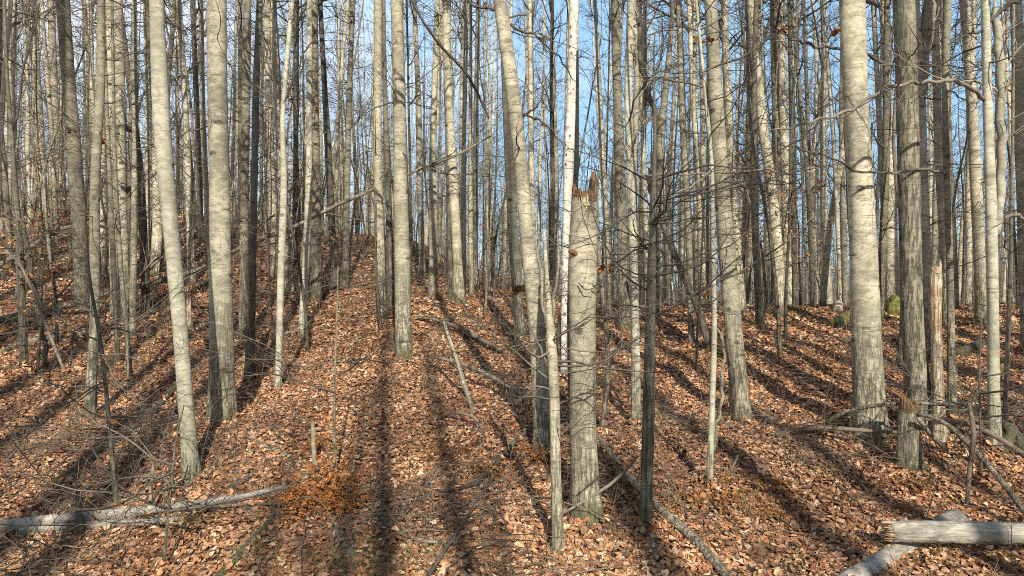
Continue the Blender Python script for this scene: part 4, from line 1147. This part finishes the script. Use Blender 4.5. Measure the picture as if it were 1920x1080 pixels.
gr = MB()
for px, py, m, s in ((500, 1055, 110, 0.16), (690, 1060, 160, 0.2), (740, 1070, 130, 0.2), (1700, 1062, 120, 0.25), (1440, 1060, 60, 0.12), (1880, 1060, 90, 0.2), (20, 1060, 90, 0.2), (1150, 1030, 30, 0.15), (355, 990, 60, 0.08), (1085, 1030, 40, 0.2), (900, 1060, 90, 0.3), (640, 1075, 100, 0.25)):
    dd = hit(px, py)
    x = rng.normal((px - CX) / F * dd, s, m); y = rng.normal(dd, s, m)
    d0 = np.stack([rng.normal(0, 0.6, m), rng.normal(-0.1, 0.6, m), np.ones(m)], 1)
    P = grow(np.stack([x, y, zt(x, y)], 1), d0, rng.uniform(0.10, 0.32, m), 6, 0.15, -0.28)
    gr.tubes(P, rng.uniform(0.0012, 0.0024, m)[:, None] * np.linspace(1, 0.3, 6)[None], 3, cap=False)
tag(gr.build('grass', M['grass']), 'sparse tufts of thin dry grass along the bottom edge', 'grass', kind='stuff')

# ------------------------------------------------------------------ dead ferns
FERN_PAL = np.array([[0.42, 0.16, 0.04], [0.34, 0.12, 0.03], [0.50, 0.22, 0.07], [0.22, 0.08, 0.025]])


def fern_mesh(seed, flat):
    mb = MB()
    nf = 26
    a = rng.uniform(0, 2 * np.pi, nf)
    L = rng.uniform(0.3, 0.62, nf)
    P = grow(rng.normal(0, 0.05, (nf, 3)) * np.array([1, 1, 0.0]), np.stack([np.cos(a), np.sin(a), rng.uniform(0.15, 1.0, nf) * (0.5 if flat else 2.2)], 1), L, 12, 0.12, -0.16 if flat else -0.07)
    P[..., 2] = np.maximum(P[..., 2], 0.02)
    n0 = mb.n
    P[:, 0] *= np.array([0.3, 0.3, 1.0])
    mb.tubes(P, np.full((nf, 1), 0.004) * np.linspace(1, 0.4, 12)[None], 4, cap=False)
    mb.c.append(np.tile([0.22, 0.10, 0.04], (mb.n - n0, 1)))
    for i in range(nf):
        pos = np.repeat(P[i, 2:], 3, axis=0) + rng.normal(0, 0.012, (30, 3))
        leaves(mb, pos, nrm(rng.normal(0, 0.6, (30, 3)) + np.array([0, -0.3, 0.7])), rng.uniform(0.03, 0.065, 30) * np.repeat(np.linspace(1.2, 0.6, 10), 3), 0.5, FERN_PAL * (np.array([0.62, 0.75, 0.95]) if flat else 0.85), np.array([0.35, 0.3, 0.2, 0.15]), 0.8)
    return mb.mesh('dead_fern', M['leaf'], smooth=False)


FERN = [fern_mesh(i, i == 1) for i in range(3)]
for px, py, v, s, label in ((600, 950, 0, 1.15, 'bright orange dead fern clump at the end of the long log'), (566, 965, 2, 0.8, 'small orange dead fern left of the bright fern clump'), (640, 968, 2, 0.8, 'drooping dead fern right of the bright fern clump'), (845, 850, 1, 1.5, 'flattened rust-coloured fern patch in the middle of the leaf slope'), (905, 880, 1, 1.1, 'low rust fern beside the dark rotten branch'),
                            (1340, 935, 1, 1.2, 'low brown fern by the foot of the looped sapling'), (1395, 905, 1, 1.0, 'flat brown fern on the right slope, right of the looped sapling'), (1690, 905, 1, 0.9, 'dark flat fern in front of the broken stump'), (1715, 955, 1, 0.9, 'brown fern above the splintered log, bottom right'), (590, 850, 0, 0.55, 'tall thin orange fern by the pale stub'), (1420, 960, 1, 0.8, 'small flat fern on the lower right slope'), (1010, 870, 2, 0.7, 'curled orange fern at the foot of the leaning aspen')):
    dd = hit(px, py)
    xx = (px - CX) / F * dd
    o = bpy.data.objects.new('dead_fern', FERN[v]); COL.objects.link(o)
    o.location = (xx, dd, float(zt(xx, dd))); o.rotation_euler = (0.12, 0, random.uniform(0, 6)); o.scale = (s, s, s)
    tag(o, label, 'fern', 'dead ferns on the forest floor')


# ------------------------------------------------------------------ young beeches that keep their leaves
BEECH_PAL = np.array([[0.46, 0.22, 0.09], [0.38, 0.17, 0.06], [0.52, 0.30, 0.15], [0.28, 0.12, 0.05]])


def beech(label, px, py, D, H, spread, n_leaf, w=6):
    X = (px - CX) / F * D
    base = np.array([X, D, float(zt(X, D))])
    root = empty('young_beech', base)
    mb = MB()
    ax = grow(np.array([[0, 0, -0.1]]), np.array([[0.02, 0, 1.0]]), np.array([H]), 14, 0.05, 0.02)
    r = np.linspace(w / 2 / F * D, 0.004, 14)[None]
    mb.tubes(ax, r, 8)
    mb.build('trunk', M['grey'], root)
    mb = MB()
    nb = 26
    t = rng.uniform(0.25, 0.97, (1, nb))
    pos, _ = at_line(ax, t)
    a = rng.uniform(0, 6.28, nb)
    Q = grow(pos[0], np.stack([np.cos(a), np.sin(a), rng.uniform(-0.05, 0.45, nb)], 1), spread * (1.1 - t[0] * 0.6) * rng.uniform(0.6, 1.2, nb), 8, 0.12, 0.0)
    RQ = np.full((nb, 1), 0.007) * np.linspace(1, 0.3, 8)[None]
    mb.tubes(Q, RQ, 4, cap=False)
    Q2, R2 = ramify(mb, Q, RQ, 6, 0.4, 0.6, 5, 3, 0.8, 0.15, 0.0)
    Q3, R3 = ramify(mb, Q2, R2, 2, 0.5, 0.7, 4, 3, 0.8, 0.15, 0.0)
    mb.build('crown', M['twig'], root)
    lb = MB()
    src = np.concatenate([Q2[:, 2:].reshape(-1, 3), Q3[:, 1:].reshape(-1, 3)])
    src = src[rng.choice(len(src), min(n_leaf, len(src)), replace=False)]
    leaves(lb, src + rng.normal(0, 0.02, src.shape), nrm(rng.normal(0, 0.7, src.shape) + np.array([0, -0.4, 0.5])), rng.uniform(0.05, 0.085, len(src)), 0.4, BEECH_PAL, np.array([0.35, 0.3, 0.2, 0.15]), 0.7)
    lb.build('withered_leaves', M['leaf'], root, smooth=False)
    tag(root, label, 'sapling', 'saplings among the trees')
    return root


beech('young beech with orange withered leaves in front of the twin aspens', 1436, 600, 16.3, 4.2, 1.6, 420, 8)
beech('thin young beech with scattered orange leaves right of the twin aspens', 1500, 568, 18.5, 3.6, 1.5, 330)
beech('young beech with tan leaves on the left hillside behind the dark twin-stemmed tree', 92, 500, 18.5, 3.4, 1.3, 260)
beech('leafy young beech left of the thick dull hillside aspen', 130, 480, 20.0, 3.2, 1.3, 300)
beech('young beech with pale withered leaves among trunks left of the ridge path', 560, 560, 17.0, 6.0, 1.1, 300)
beech('small orange-leaved beech behind the leaning aspen', 925, 540, 20.0, 2.2, 1.0, 200)
beech('small beech with a few leaves left of the lichened tree', 70, 740, 11.5, 2.6, 0.9, 60)
beech('bare-looking beech sapling with few leaves under the ridge path', 655, 520, 21.0, 4.5, 1.2, 120)


def leaf_clump(label, px, py, D, s, n=11):
    c = ray(px, py, D)
    lb = MB()
    pos = rng.normal(0, s * 0.5, (n, 3)) * np.array([1.3, 1.0, 0.8])
    leaves(lb, pos, nrm(rng.normal(0, 1, (n, 3)) + np.array([0, -0.5, 0.2])), rng.uniform(0.8, 1.5, n) * s * 1.2, 0.5, BEECH_PAL * 0.6, np.array([0.35, 0.3, 0.15, 0.2]), 0.9)
    o = lb.build('leaf_cluster', M['leaf'], smooth=False, loc=tuple(c))
    tag(o, label, 'dead leaves', 'withered leaf clusters caught on twigs')


leaf_clump('upper left of two withered leaf clusters on the looped sapling top', 1311, 76, 7.7, 0.045)
leaf_clump('right one of the withered leaf clusters beside the right leaning aspen top', 1334, 74, 8.6, 0.05)
leaf_clump('withered leaf cluster high in front of the twin aspens', 1467, 57, 7.4, 0.045)
leaf_clump('withered leaf cluster left of the top of the thickest aspen', 1567, 61, 7.5, 0.05)
leaf_clump('reddish leaf cluster on a twig right beside the snag', 1137, 505, 7.0, 0.06)
leaf_clump('dead leaves caught on the thick dull hillside aspen', 131, 245, 12.3, 0.07)
leaf_clump('tan dead leaves hanging in the clump at left', 195, 265, 13.0, 0.08)
leaf_clump('tan leaves hanging left of the lichened tree', 98, 512, 12.0, 0.08, 16)
leaf_clump('orange leaf cluster beside the looped sapling', 1320, 545, 9.5, 0.06, 14)
leaf_clump('reddish leaf cluster left of the leaning aspen', 972, 545, 8.9, 0.06, 16)

# ------------------------------------------------------------------ the wood behind
THIN = []
for i in range(3):
    mb = MB()
    ax = np.stack([np.zeros(12), np.zeros(12), np.linspace(7, 18, 12)], 1)
    crown(mb, ax, np.linspace(0.1, 0.02, 12), 7.5, n1=14, L=2.2, m2=4, m3=2, r1=0.03)
    THIN.append(mb.mesh('crown', M['twig']))
PROTO = []
for i in range(14):
    cls = ['aspen', 'aspen', 'grey', 'dark', 'aspen', 'aspen', 'aspen', 'dark', 'aspen', 'grey', 'aspen', 'aspen', 'grey', 'aspen'][i]
    H = 19.0
    K = 34
    ax = grow(np.array([[0, 0, -0.25]]), np.array([[rng.normal(0, 0.03), rng.normal(0, 0.03), 1.0]]), np.array([H]), K, 0.020, 0.05)[0]
    r = 0.135 * (1 - np.linspace(0, 1, K)) ** 0.75 + 0.012
    mb = MB()
    mb.tubes(ax, r, 10, trunk_noise(K, 10, ax[:, 2], r, 0.3, 5, 0.03))
    if cls == 'dark' or i == 12:      # a fork
        p0 = ax[13 + i % 4]
        F2 = grow(p0[None], np.array([[0.35 * random.choice((-1, 1)), rng.normal(0, 0.2), 1.0]]), np.array([8.0]), 16, 0.05, 0.12)
        mb.tubes(F2, np.linspace(0.075, 0.012, 16)[None], 8)
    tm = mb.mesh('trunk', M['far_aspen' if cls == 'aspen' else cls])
    mb = MB()
    if cls == 'aspen':
        crown(mb, ax, r, 7.0, n1=28, L=2.2, m2=5, m3=3, r1=0.024)
    else:
        crown(mb, ax, r, 4.5, n1=22, L=3.2, m2=5, m3=3, r1=0.036, up=0.12)
    crown(mb, ax[:16], r[:16], 2.2, n1=14, L=1.4, m2=4, m3=3, r1=0.008, taper=0.2, up=0.0, incl=0.5)
    cm = mb.mesh('crown', M['twig_dark' if cls == 'dark' else 'twig'])
    PROTO.append((cls, tm, cm))

protos_used = {}


def place_bg(k, X, Y, s, f, rz):
    cls, tm, cm = PROTO[k]
    nm = 'aspen_tree' if cls == 'aspen' else 'bare_tree'
    z = float(zt(X, Y))
    if k not in protos_used:
        root = empty(nm, (X, Y, z))
        a = bpy.data.objects.new('trunk', tm); b = bpy.data.objects.new('crown', cm)
        for o in (a, b):
            COL.objects.link(o); o.parent = root
        protos_used[k] = (root, a, b)
    else:
        src = protos_used[k]
        root = src[0].copy(); COL.objects.link(root)
        for o in src[1:]:
            c = o.copy(); COL.objects.link(c); c.parent = root
    root.location = (X, Y, z)
    root.rotation_euler = (random.gauss(0, 0.012), random.gauss(0, 0.012), rz)
    root.scale = (s * f, s * f, s)
    return root, cls


hero = [(t[4], t[5]) for t in TREES]
occ = sorted([(t[2], t[1] - t[3] / 2, t[1] + t[3] / 2) for t in TREES])
bg = []
tries = 0
while len(bg) < 215 and tries < 20000:
    tries += 1
    u = random.uniform(-0.79, 0.79)
    dmin = 15.5 if u > -0.3 else 17.0
    Y = math.sqrt(random.uniform(dmin ** 2, 47.0 ** 2))
    X = u * Y
    if any((X - a) ** 2 + (Y - b) ** 2 < 1.0 for a, b in hero): continue
    if any((X - q[0]) ** 2 + (Y - q[1]) ** 2 < 1.1 for q in bg): continue
    # keep the sunken path on the ridge open
    if abs(u + 0.225) < 0.03 and Y < 30: continue
    px = CX + u * F
    w = random.choice([0.32, 0.38, 0.46, 0.55, 0.66, 0.8, 0.92]) * random.uniform(0.9, 1.1)
    wpx = 0.24 * w / Y * F
    cov = np.zeros(20, bool)
    xs = np.linspace(px - wpx / 2, px + wpx / 2, 20)
    for dd, a, b in occ:
        if dd < Y: cov |= (xs > a) & (xs < b)
    for q in bg:
        if q[1] < Y: cov |= (xs > q[5] - q[6] / 2) & (xs < q[5] + q[6] / 2)
    if cov.mean() > 0.4: continue
    bg.append((X, Y, random.uniform(0.82, 1.12), w, random.uniform(0, 6.28), px, wpx, random.randrange(14)))

LAND.sort()
ORD = ['first', 'second', 'third', 'fourth', 'fifth', 'sixth', 'seventh', 'eighth', 'ninth', 'tenth', 'eleventh', 'twelfth', 'thirteenth', 'fourteenth', 'fifteenth', 'sixteenth', 'seventeenth', 'eighteenth', 'nineteenth', 'twentieth']
lx = [a for a, _ in LAND]
gaps = {}
for q in bg:
    i = int(np.searchsorted(lx, q[5]))
    gaps.setdefault(i, []).append(q)
PLACED = []
for i, qs in gaps.items():
    qs.sort(key=lambda q: q[5])
    seen = {}
    for k, q in enumerate(qs):
        root, cls = place_bg(q[7], q[0], q[1], q[2], q[3], q[4])
        where = ('left of the %s' % LAND[0][1]) if i == 0 else ('right of the %s' % LAND[-1][1]) if i == len(LAND) else 'between %s and %s' % (LAND[i - 1][1], LAND[i][1])
        tone = {'aspen': 'pale', 'grey': 'grey', 'dark': 'dark'}[cls]
        size = 'slim' if q[3] < 0.56 else 'stout'
        n_ = seen.get((tone, size), 0); seen[(tone, size)] = n_ + 1
        tag(root, '%s %s %s distant trunk from left, %s' % (ORD[n_], size, tone, where), 'tree', 'bare trees of the wood')

# slim understorey poles with many twigs
POLE = []
for i in range(6):
    H = 8.5
    ax = grow(np.array([[0, 0, -0.15]]), np.array([[rng.normal(0, 0.06), rng.normal(0, 0.06), 1.0]]), np.array([H]), 26, 0.035, 0.04)[0]
    r = 0.030 * (1 - np.linspace(0, 1, 26)) ** 0.7 + 0.004
    mb = MB()
    mb.tubes(ax, r, 8, trunk_noise(26, 8, ax[:, 2], r, 0.3, 4, 0.04))
    tm = mb.mesh('trunk', M[['grey', 'dark', 'grey', 'lichen', 'dark', 'grey'][i]])
    mb = MB()
    crown(mb, ax, r, 1.3, n1=26, L=1.8, m2=5, m3=3, r1=0.009, taper=0.5, up=0.03, incl=0.7)
    POLE.append((['grey', 'dark', 'grey', 'pale', 'dark', 'grey'][i], tm, mb.mesh('crown', M['twig_dark' if i % 2 else 'twig'])))
pole_used = {}
seen = {}
spots = []
tries = 0
while len(spots) < 118 and tries < 9000:
    tries += 1
    u = random.uniform(-0.78, 0.78) if tries % 3 else random.uniform(-0.78, -0.3)
    Y = math.sqrt(random.uniform(11.0 ** 2, 31.0 ** 2))
    X = u * Y
    if abs(u + 0.18) < 0.09 and Y < 22: continue
    if any((X - a) ** 2 + (Y - b) ** 2 < 0.5 for a, b in hero): continue
    if any((X - q[0]) ** 2 + (Y - q[1]) ** 2 < 1.0 for q in spots): continue
    spots.append((X, Y, CX + u * F, random.randrange(6)))
spots.sort(key=lambda q: q[2])
for X, Y, px, k in spots:
    tone, tm, cm = POLE[k]
    if k not in pole_used:
        root = empty('slim_sapling', (0, 0, 0))
        kids = [bpy.data.objects.new('trunk', tm), bpy.data.objects.new('crown', cm)]
        for o in kids:
            COL.objects.link(o); o.parent = root
        pole_used[k] = (root, kids)
    else:
        root = pole_used[k][0].copy(); COL.objects.link(root)
        for o in pole_used[k][1]:
            c = o.copy(); COL.objects.link(c); c.parent = root
    root.location = (X, Y, float(zt(X, Y)))
    root.rotation_euler = (random.gauss(0, 0.05), random.gauss(0, 0.05), random.uniform(0, 6.28))
    sc_ = random.uniform(0.6, 1.15)
    root.scale = (sc_, sc_, sc_)
    i = int(np.searchsorted(lx, px))
    where = ('left of the %s' % LAND[0][1]) if i == 0 else ('right of the %s' % LAND[-1][1]) if i == len(LAND) else 'between %s and %s' % (LAND[i - 1][1], LAND[i][1])
    n_ = seen.get((i, tone), 0); seen[(i, tone)] = n_ + 1
    tag(root, '%s thin twiggy %s sapling from left, %s' % (ORD[n_], tone, where), 'sapling', 'saplings among the trees')

# the trees at the photographer's back, whose shadows fall across the scene
ca, sa = math.cos(math.radians(10.4)), math.sin(math.radians(10.4))
mb = MB()
zs = np.linspace(-0.2, 23, 50)
mb.tubes(np.stack([0.02 * np.sin(zs), 0.02 * np.cos(zs * 0.7), zs], 1), 0.145 * (1 - (zs + 0.2) / 23.4) ** 0.4 + 0.01, 12)
STRAIGHT = mb.mesh('trunk', M['aspen'])
for s_, t_, f in ((-0.03, 14, 1.25), (-0.34, 19, 1.15), (0.70, 16, 1.2), (1.02, 21, 1.0), (-0.64, 24, 1.0), (2.38, 9, 1.35), (3.95, 12, 1.4), (5.15, 9, 1.25), (6.36, 9, 0.8), (7.9, 11, 1.5), (8.8, 15, 1.5), (10.6, 9, 1.4), (13.0, 13, 1.5), (16.0, 8, 1.5),
                   (-1.05, 20, 1.0), (-2.9, 12, 1.5), (-3.45, 9, 1.4), (-4.65, 14, 1.7), (-5.15, 18, 1.5), (-5.6, 10, 1.8), (-6.3, 17, 1.5), (-6.9, 12, 1.4), (-7.6, 8, 1.8), (-8.3, 15, 1.5), (-9.0, 13, 1.6), (-10.6, 9, 1.8), (-11.3, 14, 1.5), (-12.2, 12, 1.6), (-14.5, 16, 1.6), (-16.5, 12, 1.6),
                   (-7.2, -7.3, 1.4), (-8.7, -9.5, 1.6), (-9.8, -7.0, 1.5), (-10.9, -11.5, 1.6), (-12.6, -9.0, 1.5), (-13.9, -13.0, 1.6), (-15.5, -10.5, 1.6), (-17.5, -13.0, 1.6), (9.6, -5.5, 1.4), (11.4, -7.0, 1.6), (12.6, -8.5, 1.4), (14.2, -6.0, 1.6), (15.6, -10.0, 1.5), (17.6, -9.0, 1.6)):
    # s_ = offset across the light, t_ = distance back towards the sun
    X = s_ * ca + t_ * sa; Y = s_ * sa - t_ * ca
    if t_ < 0 and abs(X) < 0.86 * Y:
        X = math.copysign(0.86 * Y, X)
    root = empty('bare_tree', (X, Y, float(zt(X, Y))))
    root.rotation_euler = (0, 0, random.uniform(0, 6))
    for nm, me, k in (('trunk', STRAIGHT, f), ('crown', random.choice(THIN), 1.0)):
        o = bpy.data.objects.new(nm, me); COL.objects.link(o); o.parent = root; o.scale = (k, k, 1)
    tag(root, 'bare tree behind the viewer that throws a long shadow across the leaves', 'tree', 'trees behind the viewer')

# ------------------------------------------------------------------ the far wood, one mass
fw = MB()
n = 540
Y = np.sqrt(rng.uniform(47.0 ** 2, 115.0 ** 2, n)); X = rng.uniform(-0.95, 0.95, n) * Y
base = np.stack([X, Y, zt(X, Y) - 0.3], 1)
Hh = rng.uniform(14, 21, n)
P = grow(base, np.stack([rng.normal(0, 0.03, n), rng.normal(0, 0.03, n), np.ones(n)], 1), Hh, 8, 0.025, 0.05)
R = rng.uniform(0.05, 0.12, n)[:, None] * np.linspace(1, 0.15, 8)[None]
fw.tubes(P, R, 6, cap=False)
Q, RQ = ramify(fw, P, np.full_like(R, 0.05), 19, 0.14, 0.8, 5, 3, 0.9, 0.16, 0.08, 0.2, 0.009)
Q2, R2 = ramify(fw, Q, RQ, 4, 0.55, 0.7, 4, 3, 0.9, 0.2, 0.04, 0.2, 0.006)
n = 2000
Y = np.sqrt(rng.uniform(34.0 ** 2, 80.0 ** 2, n)); X = (rng.uniform(-0.85, 0.9, n) * (1 - 0.0) + 0.0) * Y
X[:900] = rng.uniform(0.1, 0.85, 900) * Y[:900]
P = grow(np.stack([X, Y, zt(X, Y) - 0.1], 1), np.stack([rng.normal(0, 0.1, n), rng.normal(0, 0.1, n), np.ones(n)], 1), rng.uniform(2.5, 8.5, n), 7, 0.06, 0.03)
R = rng.uniform(0.012, 0.035, n)[:, None] * np.linspace(1, 0.25, 7)[None]
fw.tubes(P, R, 4, cap=False)
Q, RQ = ramify(fw, P, np.full_like(R, 0.02), 14, 0.28, 0.6, 5, 3, 0.9, 0.18, 0.05, 0.1, 0.007)
ramify(fw, Q, RQ, 3, 0.55, 0.7, 4, 3, 0.9, 0.2, 0.03, 0.2, 0.005)
tag(fw.build('far_woods', M['grey']), 'grey mass of distant bare trunks and twigs behind the crest', 'woods', kind='stuff')
